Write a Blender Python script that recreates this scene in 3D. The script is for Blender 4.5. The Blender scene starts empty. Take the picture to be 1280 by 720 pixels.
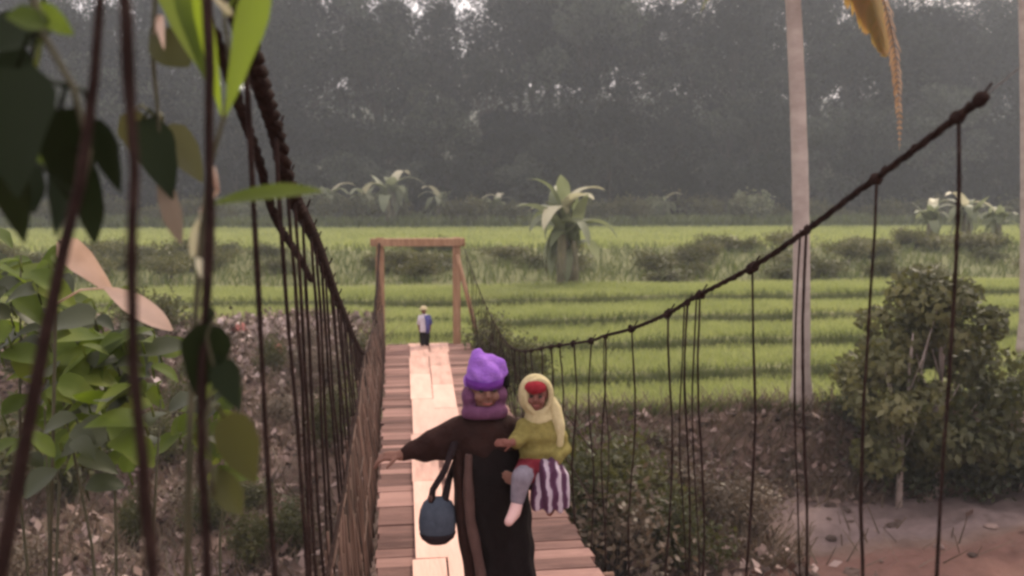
import bpy, math, random
import numpy as np
from mathutils import Vector, Matrix
R_ = math.radians
rng = np.random.default_rng(7)
random.seed(7)
SC = bpy.context.scene
COL = SC.collection

# ------------------------------------------------------------------ camera, sky, sun, exposure
F_PX, CAM_Z, PITCH, YAW = 1100.0, 2.26, R_(5.4), R_(7.7)
cam_d = bpy.data.cameras.new('camera'); cam = bpy.data.objects.new('camera', cam_d); COL.objects.link(cam)
cam_d.sensor_width = 36; cam_d.lens = 36*F_PX/1280; cam_d.clip_start = .05; cam_d.clip_end = 4000
cam_d.dof.use_dof = True; cam_d.dof.focus_distance = 4.9; cam_d.dof.aperture_fstop = 2.2
cam.location = (0, 0, CAM_Z); cam.rotation_euler = (math.pi/2-PITCH, 0, -YAW)
SC.camera = cam

SUN_EL, SUN_AZ = R_(40), R_(38)          # azimuth: to the right of the bridge direction (+Y)
w = bpy.data.worlds.new('World'); SC.world = w; w.use_nodes = True
nt = w.node_tree; nt.nodes.clear()
out = nt.nodes.new('ShaderNodeOutputWorld'); bg = nt.nodes.new('ShaderNodeBackground')
sky = nt.nodes.new('ShaderNodeTexSky'); sky.sky_type = 'NISHITA'; sky.sun_disc = False
sky.sun_elevation = SUN_EL; sky.sun_rotation = SUN_AZ; sky.dust_density = 6; sky.air_density = 1.4; sky.ozone_density = 1
mixs = nt.nodes.new('ShaderNodeMix'); mixs.data_type = 'RGBA'; mixs.inputs[0].default_value = .8
mixs.inputs[7].default_value = (7.6, 6.6, 6.5, 1)          # thin bright overcast, faintly pink
nt.links.new(sky.outputs[0], mixs.inputs[6]); nt.links.new(mixs.outputs[2], bg.inputs[0])
bg.inputs[1].default_value = .12
nt.links.new(bg.outputs[0], out.inputs[0])
sl = bpy.data.lights.new('sun', 'SUN'); sl.energy = 1.5; sl.angle = R_(10); sl.color = (1, .86, .66)
sun = bpy.data.objects.new('sun', sl); COL.objects.link(sun)
sd = Vector((math.sin(SUN_AZ)*math.cos(SUN_EL), math.cos(SUN_AZ)*math.cos(SUN_EL), math.sin(SUN_EL)))
sun.rotation_euler = sd.to_track_quat('Z', 'Y').to_euler(); sun.location = (30, 40, 60)
vs = SC.view_settings; vs.view_transform = 'Standard'; vs.look = 'None'; vs.exposure = 1.14; vs.gamma = 1
SC.cycles.use_denoising = True
SC.cycles.max_bounces = 6; SC.cycles.transparent_max_bounces = 8; SC.cycles.volume_bounces = 1
SC.cycles.pixel_filter_type = 'BLACKMAN_HARRIS'; SC.cycles.filter_width = 2.8

_F = Vector((math.sin(YAW)*math.cos(PITCH), math.cos(YAW)*math.cos(PITCH), -math.sin(PITCH)))
_R = Vector((math.cos(YAW), -math.sin(YAW), 0)); _U = _R.cross(_F)
def ray(px, py): return _F + _R*((px-640)/F_PX) + _U*((360-py)/F_PX)
def P(px, py, y):
    d = ray(px, py); return Vector((0, 0, CAM_Z)) + d*(y/d.y)

# ------------------------------------------------------------------ helpers
class MB:
    def __init__(s): s.v = []; s.f = []; s.n = 0
    def add(s, V, Fs):
        V = np.asarray(V, float).reshape(-1, 3); s.v.append(V)
        s.f.extend([tuple(i+s.n for i in f) for f in Fs]); s.n += len(V); return s
    def tube(s, pts, rad, seg=8, cap=True, ell=None, noise=0):
        pts = [Vector(p) for p in pts]; n = len(pts)
        if not hasattr(rad, '__len__'): rad = [rad]*n
        V = []; ref = None
        for i in range(n):
            t = (pts[min(i+1, n-1)]-pts[max(i-1, 0)]); t = t.normalized() if t.length > 1e-9 else Vector((0, 0, 1))
            if ref is None:
                ref = Vector((1, 0, 0)) if abs(t.x) < .8 else Vector((0, 1, 0))
            a = (ref-t*ref.dot(t)).normalized(); ref = a; b = t.cross(a)
            ra, rb = (rad[i] if hasattr(rad[i], '__len__') else (rad[i], rad[i]))
            for k in range(seg):
                an = 2*math.pi*k/seg; q = 1+(random.uniform(-noise, noise) if noise else 0)
                V.append(pts[i]+a*(math.cos(an)*ra*q)+b*(math.sin(an)*rb*q))
        Fs = [(i*seg+k, i*seg+(k+1) % seg, (i+1)*seg+(k+1) % seg, (i+1)*seg+k) for i in range(n-1) for k in range(seg)]
        if cap: Fs += [tuple(range(seg))[::-1], tuple((n-1)*seg+k for k in range(seg))]
        return s.add(V, Fs)
    def ball(s, c, r, seg=14, rings=9, jit=0):
        c = np.array(c, float); r = np.array(r if hasattr(r, '__len__') else (r, r, r), float)
        V = []
        for i in range(rings+1):
            th = math.pi*i/rings
            for k in range(seg):
                ph = 2*math.pi*k/seg; q = 1+(random.uniform(-jit, jit) if jit else 0)
                V.append(c+q*r*np.array([math.sin(th)*math.cos(ph), math.sin(th)*math.sin(ph), math.cos(th)]))
        Fs = [(i*seg+k, (i+1)*seg+k, (i+1)*seg+(k+1) % seg, i*seg+(k+1) % seg) for i in range(rings) for k in range(seg)]
        return s.add(V, Fs)
    def capsule_chain(s, pts, rad, seg=10):
        if not hasattr(rad, '__len__'): rad = [rad]*len(pts)
        for i in range(len(pts)-1):
            a, b = Vector(pts[i]), Vector(pts[i+1]); s.tube([a, (a+b)/2, b], [rad[i], (rad[i]+rad[i+1])/2, rad[i+1]], seg)
        for p, r in zip(pts, rad): s.ball(p, r*1.0, 10, 6)
        return s
    def box(s, c, size, axes=None, jit=0):
        c = Vector(c); ax = axes or (Vector((1, 0, 0)), Vector((0, 1, 0)), Vector((0, 0, 1)))
        V = []
        for sx in (-1, 1):
            for sy in (-1, 1):
                for sz in (-1, 1):
                    p = c+ax[0]*(sx*size[0]/2)+ax[1]*(sy*size[1]/2)+ax[2]*(sz*size[2]/2)
                    if jit: p = p+Vector([random.uniform(-jit, jit) for _ in range(3)])
                    V.append(p)
        return s.add(V, [(0, 1, 3, 2), (4, 6, 7, 5), (0, 4, 5, 1), (2, 3, 7, 6), (0, 2, 6, 4), (1, 5, 7, 3)])
    def leaf(s, base, d, up, L, W, droop=.6, shape='oval', n=6, fold=.25, th=0.0, curl=0):
        """curved leaf blade with a midrib fold; d = direction it leaves in, up = blade normal"""
        base = Vector(base); d = Vector(d).normalized(); side = d.cross(Vector(up))
        if side.length < 1e-4: side = d.cross(Vector((.3, 1, .2)))
        side.normalize(); V = []; p = base.copy(); t = d.copy(); step = L/n
        for i in range(n+1):
            u = i/n
            if shape == 'oval': wd = math.sin(math.pi*min(1, u*.95+.03))**.8
            elif shape == 'heart': wd = math.sin(math.pi*min(1, (u*.97+.03)**.56))**.85
            elif shape == 'blade': wd = min(1, u*5+.25)*(1-u**2.2)
            else: wd = min(1, u*6+.1)*(1-u**4)
            wd = max(wd, .02)*W/2*random.uniform(.93, 1.07); nrm = side.cross(t).normalized()
            sag = nrm*(wd*fold)
            V += [p-side*wd+sag, p-side*wd*.5+sag*.35, p, p+side*wd*.5+sag*.35, p+side*wd+sag]
            t = (t+Vector((0, 0, -1))*(droop/n)).normalized(); p = p+t*step
        Fs = [(i*5+k, i*5+k+1, i*5+k+6, i*5+k+5) for i in range(n) for k in range(4)]
        return s.add(V, Fs)
    def arr(s): return (np.concatenate(s.v) if s.v else np.zeros((0, 3)))

WO = {}
def obj(name, mesh, mat=None, parent=None, smooth=True, origin=None):
    """link one mesh object; vertices are given in world space and shifted to the parent's origin"""
    if isinstance(mesh, MB):
        V = mesh.arr(); o0 = WO[parent.name] if parent else (Vector(origin) if origin is not None else Vector((0, 0, 0)))
        V = V-np.array(o0); me = bpy.data.meshes.new(name); me.from_pydata(V.tolist(), [], mesh.f); me.update()
    else:
        me = mesh; o0 = WO[parent.name] if parent else (Vector(origin) if origin is not None else Vector((0, 0, 0)))
    if smooth: me.polygons.foreach_set('use_smooth', [True]*len(me.polygons))
    if mat: me.materials.append(mat)
    o = bpy.data.objects.new(name, me); COL.objects.link(o)
    if parent: o.parent = parent
    else: o.location = o0
    WO[o.name] = Vector(o0)
    return o
def empty(name, loc=(0, 0, 0)):
    o = bpy.data.objects.new(name, None); COL.objects.link(o); o.location = loc; o.empty_display_size = .1; WO[o.name] = Vector(loc); return o
def tag(o, label=None, cat=None, group=None, kind=None):
    if label: o['label'] = label
    if cat: o['category'] = cat
    if group: o['group'] = group
    if kind: o['kind'] = kind
    return o
def copy_tree(o, parent=None):
    c = o.copy(); COL.objects.link(c); c.parent = parent
    for ch in list(o.children): copy_tree(ch, c)
    return c
def quads(name, Q, mat, parent=None, attr=None):
    """Q (N,4,3) -> one mesh of N loose quads, fast"""
    N = len(Q); me = bpy.data.meshes.new(name)
    me.vertices.add(4*N); me.vertices.foreach_set('co', Q.reshape(-1).astype(np.float32))
    me.loops.add(4*N); me.loops.foreach_set('vertex_index', np.arange(4*N, dtype=np.int32))
    me.polygons.add(N); me.polygons.foreach_set('loop_start', np.arange(0, 4*N, 4, dtype=np.int32))
    me.polygons.foreach_set('loop_total', np.full(N, 4, dtype=np.int32))
    me.update(); me.validate()
    if mat: me.materials.append(mat)
    o = bpy.data.objects.new(name, me); COL.objects.link(o)
    if parent: o.parent = parent
    WO[o.name] = Vector((0, 0, 0)); return o
def unit(a): return a/np.maximum(np.linalg.norm(a, axis=-1, keepdims=True), 1e-9)
def leaf_quads(C, size, flat=.5, wid=.5, nrm=None, al=.75):
    """diamond leaf faces at centres C"""
    n = len(C); d = unit(rng.normal(size=(n, 3))+np.array([0, 0, -.35])); u = rng.normal(size=(n, 3))*(1-flat)+np.array([0, 0, 1.])*flat
    if nrm is not None: u = nrm*al+rng.normal(size=(n, 3))*(1-al)*.8+np.array([0, 0, .12])
    s = unit(np.cross(d, u)); L = (size*rng.uniform(.6, 1.3, n))[:, None]
    return np.stack([C-d*L*.5, C+s*L*wid*.5, C+d*L*.5, C-s*L*wid*.5], 1)

# ------------------------------------------------------------------ materials
def newmat(name):
    m = bpy.data.materials.new(name); m.use_nodes = True; n = m.node_tree; n.nodes.clear()
    o = n.nodes.new('ShaderNodeOutputMaterial'); return m, n, o
def N(n, t, **k):
    x = n.nodes.new(t)
    for a, b in k.items(): setattr(x, a, b)
    return x
def ramp(n, cols, pos=None):
    r = N(n, 'ShaderNodeValToRGB'); e = r.color_ramp.elements
    pos = pos or [i/(len(cols)-1) for i in range(len(cols))]
    while len(e) < len(cols): e.new(.5)
    for i, (c, p) in enumerate(zip(cols, pos)): e[i].position = p; e[i].color = (*c, 1)
    return r
def mat_noise(name, cols, scale=4, rough=.8, bump=.3, bscale=None, island=0, detail=6, stretch=(1, 1, 1), spec=.3, metal=0):
    m, n, o = newmat(name); b = N(n, 'ShaderNodeBsdfPrincipled'); b.inputs['Roughness'].default_value = rough
    b.inputs['Specular IOR Level'].default_value = spec; b.inputs['Metallic'].default_value = metal
    tc = N(n, 'ShaderNodeTexCoord'); mp = N(n, 'ShaderNodeMapping'); mp.inputs['Scale'].default_value = stretch
    nz = N(n, 'ShaderNodeTexNoise'); nz.inputs['Scale'].default_value = scale; nz.inputs['Detail'].default_value = detail; nz.inputs['Roughness'].default_value = .65
    n.links.new(tc.outputs['Object'], mp.inputs[0]); n.links.new(mp.outputs[0], nz.inputs['Vector'])
    fac = nz.outputs['Fac']
    if island:
        g = N(n, 'ShaderNodeNewGeometry'); mm = N(n, 'ShaderNodeMix'); mm.data_type = 'FLOAT'; mm.inputs[0].default_value = island
        n.links.new(fac, mm.inputs[2]); n.links.new(g.outputs['Random Per Island'], mm.inputs[3]); fac = mm.outputs[0]
    r = ramp(n, cols, [.25+.5*i/(len(cols)-1) for i in range(len(cols))]); n.links.new(fac, r.inputs[0]); n.links.new(r.outputs[0], b.inputs['Base Color'])
    if bump:
        n2 = N(n, 'ShaderNodeTexNoise'); n2.inputs['Scale'].default_value = bscale or scale*5; n2.inputs['Detail'].default_value = 4
        n.links.new(mp.outputs[0], n2.inputs['Vector'])
        bp = N(n, 'ShaderNodeBump'); bp.inputs['Strength'].default_value = bump; bp.inputs['Distance'].default_value = .02
        n.links.new(n2.outputs['Fac'], bp.inputs['Height']); n.links.new(bp.outputs[0], b.inputs['Normal'])
    n.links.new(b.outputs[0], o.inputs[0]); return m
def mat_leaf(name, cols, trans=.35, rough=.5, nscale=.6, spec=.3, objr=.25):
    """leaf: diffuse/gloss front plus light passing through the blade"""
    m, n, o = newmat(name); b = N(n, 'ShaderNodeBsdfPrincipled'); b.inputs['Roughness'].default_value = rough; b.inputs['Specular IOR Level'].default_value = spec
    g = N(n, 'ShaderNodeNewGeometry'); tc = N(n, 'ShaderNodeTexCoord'); oi = N(n, 'ShaderNodeObjectInfo')
    nz = N(n, 'ShaderNodeTexNoise'); nz.inputs['Scale'].default_value = nscale; nz.inputs['Detail'].default_value = 3
    n.links.new(tc.outputs['Object'], nz.inputs['Vector'])
    a = N(n, 'ShaderNodeMath', operation='MULTIPLY_ADD'); a.inputs[1].default_value = .45
    n.links.new(g.outputs['Random Per Island'], a.inputs[0])
    a2 = N(n, 'ShaderNodeMath', operation='MULTIPLY_ADD'); a2.inputs[1].default_value = objr; a2.inputs[2].default_value = -.03-objr*.5
    n.links.new(oi.outputs['Random'], a2.inputs[0])
    a3 = N(n, 'ShaderNodeMath', operation='MULTIPLY_ADD'); a3.inputs[1].default_value = .9; a3.inputs[2].default_value = -.2
    n.links.new(nz.outputs['Fac'], a3.inputs[0]); 
    s = N(n, 'ShaderNodeMath', operation='ADD'); n.links.new(a2.outputs[0], s.inputs[0]); n.links.new(a3.outputs[0], s.inputs[1])
    n.links.new(s.outputs[0], a.inputs[2])
    r = ramp(n, cols); n.links.new(a.outputs[0], r.inputs[0]); n.links.new(r.outputs[0], b.inputs['Base Color'])
    t = N(n, 'ShaderNodeBsdfTranslucent')
    hs = N(n, 'ShaderNodeHueSaturation'); hs.inputs['Saturation'].default_value = 1.15; hs.inputs['Value'].default_value = 1.5
    n.links.new(r.outputs[0], hs.inputs['Color']); n.links.new(hs.outputs[0], t.inputs[0])
    mx = N(n, 'ShaderNodeMixShader'); mx.inputs[0].default_value = trans
    n.links.new(b.outputs[0], mx.inputs[1]); n.links.new(t.outputs[0], mx.inputs[2]); n.links.new(mx.outputs[0], o.inputs[0]); return m

M = {}
M['forest'] = mat_leaf('forest_leaf', [(.002, .003, .003), (.015, .0185, .0155), (.075, .085, .062)], .06, nscale=.2, rough=.95, spec=.03, objr=.75)
M['forest_bark'] = mat_noise('forest_bark', [(.02, .017, .015), (.045, .038, .034)], 3, spec=.05)
M['rice'] = mat_leaf('rice_leaf', [(.14, .17, .06), (.245, .275, .105), (.37, .38, .175)], .42, nscale=.3)
M['bund'] = mat_leaf('bund_grass', [(.05, .068, .022), (.1, .12, .042), (.17, .18, .075)], .25, nscale=.8)
M['shrub'] = mat_leaf('shrub_leaf', [(.03, .036, .012), (.065, .066, .022), (.12, .11, .045)], .3, nscale=.8)
M['shrublight'] = mat_leaf('shrub_leaf_light', [(.04, .045, .016), (.1, .1, .038), (.2, .185, .085)], .35, nscale=.9)
M['shrubdark'] = mat_leaf('shrub_leaf_dark', [(.018, .024, .01), (.04, .048, .018), (.08, .085, .03)], .2, nscale=.8)
M['drybrush'] = mat_leaf('dry_brush', [(.045, .033, .022), (.12, .09, .06), (.24, .18, .13)], .15, nscale=1.2)
M['banana'] = mat_leaf('banana_leaf', [(.08, .10, .05), (.17, .19, .11), (.32, .33, .23)], .35, nscale=.8)
M['bananadry'] = mat_leaf('banana_leaf_pale', [(.3, .3, .19), (.45, .43, .3), (.55, .5, .36)], .3, nscale=.8)
M['bananastem'] = mat_noise('banana_stem', [(.07, .07, .04), (.14, .13, .08), (.22, .18, .12)], 3, stretch=(3, 3, .7))
M['vine'] = mat_leaf('vine_leaf', [(.02, .035, .006), (.09, .125, .022), (.28, .31, .075)], .45, nscale=5, rough=.55, spec=.15)
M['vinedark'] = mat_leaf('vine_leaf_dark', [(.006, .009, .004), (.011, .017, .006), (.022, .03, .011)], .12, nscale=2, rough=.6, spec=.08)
M['blade'] = mat_leaf('blade_leaf', [(.12, .17, .025), (.18, .24, .04), (.26, .32, .07)], .5, nscale=3, rough=.4)
M['stemgreen'] = mat_noise('green_stem', [(.03, .032, .016), (.08, .07, .04)], 20)
M['deadleaf'] = mat_leaf('dead_leaf', [(.3, .2, .14), (.5, .36, .28), (.66, .5, .41)], .3, nscale=9)
M['palm'] = mat_leaf('palm_leaf', [(.05, .06, .02), (.09, .1, .03), (.14, .14, .05)], .3)
M['palmyellow'] = mat_leaf('palm_leaf_yellow', [(.2, .17, .05), (.34, .23, .08), (.38, .2, .09)], .4, nscale=1)
M['palmdry'] = mat_leaf('palm_leaf_dry', [(.2, .12, .07), (.34, .22, .13), (.45, .3, .18)], .3, nscale=1)
M['palmtrunk'] = mat_noise('palm_trunk', [(.24, .19, .165), (.36, .295, .26), (.47, .395, .35)], 1.6, stretch=(1, 1, 2), bump=.35, bscale=9)
M['plank'] = mat_noise('plank', [(.075, .04, .034), (.19, .105, .088), (.32, .185, .155)], 2.2, stretch=(1, 5, 1), island=.5, rough=.85, bump=.5, spec=.15)
M['walk'] = mat_noise('walk_board', [(.3, .165, .125), (.58, .34, .265), (.7, .44, .35)], 1.6, stretch=(6, .7, 1), island=.3, rough=.6, bump=.25, spec=.4)
M['beam'] = mat_noise('beam', [(.12, .06, .04), (.2, .11, .08)], 4, stretch=(4, .6, 4))
M['portal'] = mat_noise('portal_wood', [(.17, .09, .05), (.27, .155, .09), (.37, .23, .14)], 5, stretch=(3, 3, .5), rough=.8)
M['rope'] = mat_noise('rope', [(.012, .007, .006), (.026, .015, .013), (.05, .03, .025)], 30, stretch=(1, 1, .5), bump=.8, bscale=140, rough=.95, spec=.05)
M['net'] = mat_noise('bamboo_net', [(.035, .02, .014), (.075, .04, .028), (.13, .075, .055)], 6, island=.6, stretch=(1, 1, .4), rough=.85)
M['wire'] = mat_noise('wire', [(.25, .23, .22), (.35, .32, .3)], 10, bump=0, metal=.6, rough=.5)

# ------------------------------------------------------------------ the ground: river bed, banks, rice terraces, hill
def ss(a, b, x):
    t = np.clip((x-a)/(b-a), 0, 1); return t*t*(3-2*t)
STEPS = [(18.9, .25), (21.7, .25), (24.6, .25), (27.8, .25)]
def wav(x): return .28*np.sin(x*.21+1)+.16*np.sin(x*.53+.4)+.08*np.sin(x*1.3)
def terr(x, y):
    x = np.asarray(x, float); y = np.asarray(y, float); yy = y+wav(x)
    z = np.full(np.broadcast(x, y).shape, -1.74)
    for s, dz in STEPS: z = z+dz*ss(s-.12, s+.12, yy)
    z = z+.7*ss(31.8, 45, yy)+.4*ss(84, 92, yy)+np.clip(y-92, 0, 400)*.16
    bank = ss(14.5, 16.0, y+.5*wav(x*1.7))
    bed = -3.0+.08*np.sin(x*1.1)*np.sin(y*.9)+.05*np.sin(x*2.7+y)
    z = bed+(z-bed)*bank
    # littered slope on the left
    tl = ss(-.2, -2.2, x); zl = -3.0+2.0*ss(10.5, 26, y)+.1*np.sin(x*1.3+y*.7)+.06*np.sin(x*3+y*2.1)
    z = np.where(y < 27, z+(zl-z)*tl*(1-ss(24, 27, y)), z)
    # mound under the far bridge end and the path leaving it
    mx = np.exp(-((x-.75)/1.7)**4); my = ss(16.6, 19.2, y)*(1-ss(23, 30, y))
    z = np.maximum(z, z+(-1.02-z)*mx*my)
    # near bank under the camera
    nb = 1-ss(4.6, 10.8, y); z = z+(-.3-z)*nb
    return z
ys = np.concatenate([[-300, -120, -50, -20, -8, -3], np.arange(0, 9, .5), np.arange(9, 34, .14), np.arange(34, 60, .7), np.arange(60, 140, 3), [150, 170, 200, 260, 340, 480, 700]])
xs = np.concatenate([[-500, -300, -160, -100, -70], np.arange(-52, -12, 1.6), np.arange(-12, 22, .28), np.arange(22, 70, 1.6), [90, 130, 200, 320, 520]])
X, Y = np.meshgrid(xs, ys); Z = terr(X, Y)
fine = (np.abs(X-5) < 17) & (Y > 9) & (Y < 34)
soilz = (Y < 16.2) | ((X < 0) & (Y < 26))
Z = Z+np.where(fine & soilz, rng.normal(size=Z.shape)*.035, 0)
nx, ny = len(xs), len(ys)
fc = [(j*nx+i, j*nx+i+1, (j+1)*nx+i+1, (j+1)*nx+i) for j in range(ny-1) for i in range(nx-1)]
me = bpy.data.meshes.new('ground'); me.from_pydata(np.stack([X, Y, Z], -1).reshape(-1, 3).tolist(), [], fc)
# zone colour: what grows or lies where (real ground cover, not light)
yy = Y+wav(X)
green = np.clip(ss(15.9, 16.4, Y)*(1-ss(-.2, -2.0, X)*(1-ss(23.5, 27, Y))), 0, 1)
green = green*(1-np.exp(-((X-.75)/1.6)**4)*ss(16.2, 17.5, Y)*(1-ss(20.2, 21.2, Y)))
forest = ss(83, 86, Y)
riser = np.zeros_like(Z)
for s_, _d in STEPS: riser = np.maximum(riser, np.exp(-((yy-s_)/.13)**2))
riser = np.maximum(riser, .55*ss(31.6, 32.4, yy)*(1-ss(43, 46, yy)))
redsoil = np.exp(-((X-8)/5)**2)*(1-ss(12.0, 12.5, Y))*ss(2, 4, X)
pale = ss(5.4, 6.8, X-.1*(Y-12))*(1-ss(14.0, 14.8, Y))*ss(12.3, 12.8, Y)
pale = np.maximum(pale, ss(-1.2, -2, X)*(1-ss(12.6, 13.2, Y)))
for nm, arr in (('zone', np.stack([green, riser, forest, np.ones_like(Z)], -1)), ('soil', np.stack([redsoil, pale, 0*Z, np.ones_like(Z)], -1))):
    ca = me.color_attributes.new(nm, 'FLOAT_COLOR', 'POINT'); ca.data.foreach_set('color', arr.reshape(-1).astype(np.float32))
m, n, o_ = newmat('ground'); b = N(n, 'ShaderNodeBsdfPrincipled'); b.inputs['Roughness'].default_value = .95; b.inputs['Specular IOR Level'].default_value = .15
tc = N(n, 'ShaderNodeTexCoord')
def nz(sc, det=8):
    q = N(n, 'ShaderNodeTexNoise'); q.inputs['Scale'].default_value = sc; q.inputs['Detail'].default_value = det; q.inputs['Roughness'].default_value = .7
    n.links.new(tc.outputs['Object'], q.inputs['Vector']); return q.outputs['Fac']
def mixc(f, a, b_):
    q = N(n, 'ShaderNodeMix'); q.data_type = 'RGBA'
    n.links.new(f, q.inputs[0]); n.links.new(a, q.inputs[6]); n.links.new(b_, q.inputs[7]); return q.outputs[2]
def rp(f, cols):
    r = ramp(n, cols, [.3+.4*i/(len(cols)-1) for i in range(len(cols))]); n.links.new(f, r.inputs[0]); return r.outputs[0]
at = N(n, 'ShaderNodeAttribute'); at.attribute_name = 'zone'; sp = N(n, 'ShaderNodeSeparateColor'); n.links.new(at.outputs['Color'], sp.inputs[0])
at2 = N(n, 'ShaderNodeAttribute'); at2.attribute_name = 'soil'; sp2 = N(n, 'ShaderNodeSeparateColor'); n.links.new(at2.outputs['Color'], sp2.inputs[0])
soil = rp(nz(1.6), [(.08, .052, .042), (.17, .115, .09), (.25, .175, .145)])
soil = mixc(sp2.outputs[1], soil, rp(nz(2.2), [(.12, .088, .08), (.24, .175, .165)]))
soil = mixc(sp2.outputs[0], soil, rp(nz(3), [(.13, .07, .055), (.2, .105, .085)]))
grass = rp(nz(.5), [(.13, .14, .06), (.21, .215, .1), (.3, .285, .155)])
grass = mixc(sp.outputs[1], grass, rp(nz(1.5), [(.04, .05, .015), (.08, .085, .03)]))
gr = mixc(sp.outputs[0], soil, grass)
gr = mixc(sp.outputs[2], gr, rp(nz(.4), [(.03, .035, .016), (.07, .075, .035)]))
n.links.new(gr, b.inputs['Base Color'])
bp = N(n, 'ShaderNodeBump'); bp.inputs['Strength'].default_value = .7; bp.inputs['Distance'].default_value = .08
n.links.new(nz(5), bp.inputs['Height']); n.links.new(bp.outputs[0], b.inputs['Normal']); n.links.new(b.outputs[0], o_.inputs[0])
me.materials.append(m); me.polygons.foreach_set('use_smooth', [True]*len(me.polygons))
go = bpy.data.objects.new('ground', me); COL.objects.link(go); tag(go, 'river bank, terraced paddies and hill floor', kind='structure')

# haze: still evening air
hz_b = MB().box((40, 200, 30), (1200, 1040, 190))
m, n, o_ = newmat('haze'); v = N(n, 'ShaderNodeVolumePrincipled'); v.inputs['Color'].default_value = (.8, .86, .95, 1); v.inputs['Density'].default_value = .0011
v.inputs['Anisotropy'].default_value = .2; n.links.new(v.outputs[0], o_.inputs['Volume'])
HAZE_MAT = m

# ------------------------------------------------------------------ the footbridge
def dz(y): return -.0553*(y-4.26)
def on_deck(px, py):
    d = ray(px, py); c = Vector((0, 0, CAM_Z)); t = (dz(0)-CAM_Z)/(d.z+.0553*d.y); return c+d*t
L1, L2, Q1, Q2 = on_deck(468, 720), on_deck(483, 432), on_deck(755, 720), on_deck(590, 432)
YE = L2.y
def xl(y): return L1.x+(L2.x-L1.x)*(y-L1.y)/(L2.y-L1.y)
def xr(y): return Q1.x+(Q2.x-Q1.x)*(y-Q1.y)/(Q2.y-Q1.y)
print('deck', L1, L2, Q1, Q2)
bridge = empty('suspension_bridge', (xl(0)+.7, 0, dz(0)))
tag(bridge, 'narrow plank suspension footbridge with rope hangers crossing to the rice fields', 'footbridge')
mb = MB(); y = -1.6
while y < YE:
    wdt = random.uniform(.15, .27); a, c = xl(y), xr(y); ex = random.uniform(-.02, .02); ex2 = random.uniform(-.02, .02)
    cx = (a+c)/2+(ex+ex2)/2
    mb.box((cx, y+wdt/2, dz(y)-.02+random.uniform(-.004, .004)), ((c-a)+(ex2-ex), wdt-.008, .035), (Vector((1, random.uniform(-.01, .01), 0)), Vector((0, 1, -.0553)), Vector((0, .0553, 1))), .003)
    y += wdt
deck = obj('deck', mb, M['plank'], bridge, smooth=False)
mb = MB()
for fx in (.08, .5, .92):
    mb.tube([(xl(q)+(xr(q)-xl(q))*fx, q, dz(q)-.085) for q in np.linspace(-1.6, YE, 12)], (.045), 6)
obj('deck_beam', mb, M['beam'], bridge, smooth=False)
# bright lengthwise boards down the middle: edges from the photograph
K1a, K1b, K2a, K2b = on_deck(522, 720), on_deck(612, 720), on_deck(511, 434), on_deck(560, 434)
def xk(y, f):
    t = (y-K1a.y)/(K2a.y-K1a.y); a = K1a.x+(K2a.x-K1a.x)*t; b_ = K1b.x+(K2b.x-K1b.x)*t; return a+(b_-a)*f
for col in range(2):
    y = -1.4-col*.9
    mb = MB()
    while y < YE:
        L = min(random.uniform(1.9, 2.6), YE+.05-y); y2 = y+L; off = random.uniform(-.045, .045)
        p = []
        for q in (y+.008, y2-.008):
            for f in (col*.5+.012, col*.5+.488):
                for zz in (.006, .03): p.append((xk(q, f)+off, q, dz(q)+zz+random.uniform(0, .004)))
        mb.add(p, [(0, 2, 3, 1), (4, 5, 7, 6), (0, 1, 5, 4), (2, 6, 7, 3), (1, 3, 7, 5), (0, 4, 6, 2)]); y = y2
        if L <= .3: break
    obj('walkway_board', mb, M['walk'], bridge, smooth=False)
# cables
CR = [(1225, 125, 1.93), (1110, 212, 2.34), (1070, 241, 2.5), (1008, 288, 2.76), (940, 334, 3.15), (868, 372, 3.73), (835, 392, 4.11), (790, 411, 4.73), (755, 420, 5.4), (738, 426, 5.75), (690, 433, 7.2), (645, 437, 9.5), (622, 412, 13), (598, 360, 17), (578, 304, YE)]
CLL = [(190, -330, 1.35), (262, -60, 1.72), (300, 20, 1.98), (322, 90, 2.24), (345, 165, 2.64), (364, 238, 2.98), (396, 305, 4.0), (424, 380, 5.8), (452, 440, 9.4), (463, 428, 13), (470, 370, 17), (474, 304, YE)]
def curve(pts, nsub=10):
    Ps = [P(*q) for q in pts]; out = []
    for i in range(len(Ps)-1):
        p0, p1, p2, p3 = Ps[max(i-1, 0)], Ps[i], Ps[i+1], Ps[min(i+2, len(Ps)-1)]
        for k in range(nsub):
            t = k/nsub; out.append(.5*((2*p1)+(p2-p0)*t+(2*p0-5*p1+4*p2-p3)*t*t+(3*p1-p0-3*p2+p3)*t**3))
    out.append(Ps[-1]); return out
cr, cl = curve(CR), curve(CLL)
def at_y(c, y):
    Yv = [p.y for p in c]; return Vector((np.interp(y, Yv, [p.x for p in c]), y, np.interp(y, Yv, [p.z for p in c])))
def strands(mb, c, r, n=3, pitch=.22):
    s = 0; acc = [0]
    for i in range(1, len(c)): s += (c[i]-c[i-1]).length; acc.append(s)
    m_ = max(40, int(min(s, 24)/.035)); ts = np.linspace(0, s, m_)
    xyz = np.array([[*p] for p in c]); pts = np.stack([np.interp(ts, acc, xyz[:, k]) for k in range(3)], 1)
    for j in range(n):
        q = []
        for i in range(m_):
            t = pts[min(i+1, m_-1)]-pts[max(i-1, 0)]; t /= np.linalg.norm(t); a = np.cross(t, [0, 0, 1]); a /= np.linalg.norm(a); b2 = np.cross(a, t)
            an = 2*math.pi*(ts[i]/pitch+j/n); q.append(Vector(pts[i]+(a*math.cos(an)+b2*math.sin(an))*r*.62))
        mb.tube(q, r*.72, 5)
mb = MB(); strands(mb, cr, .0085); cabR = obj('main_cable', mb, M['rope'], bridge)
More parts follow.
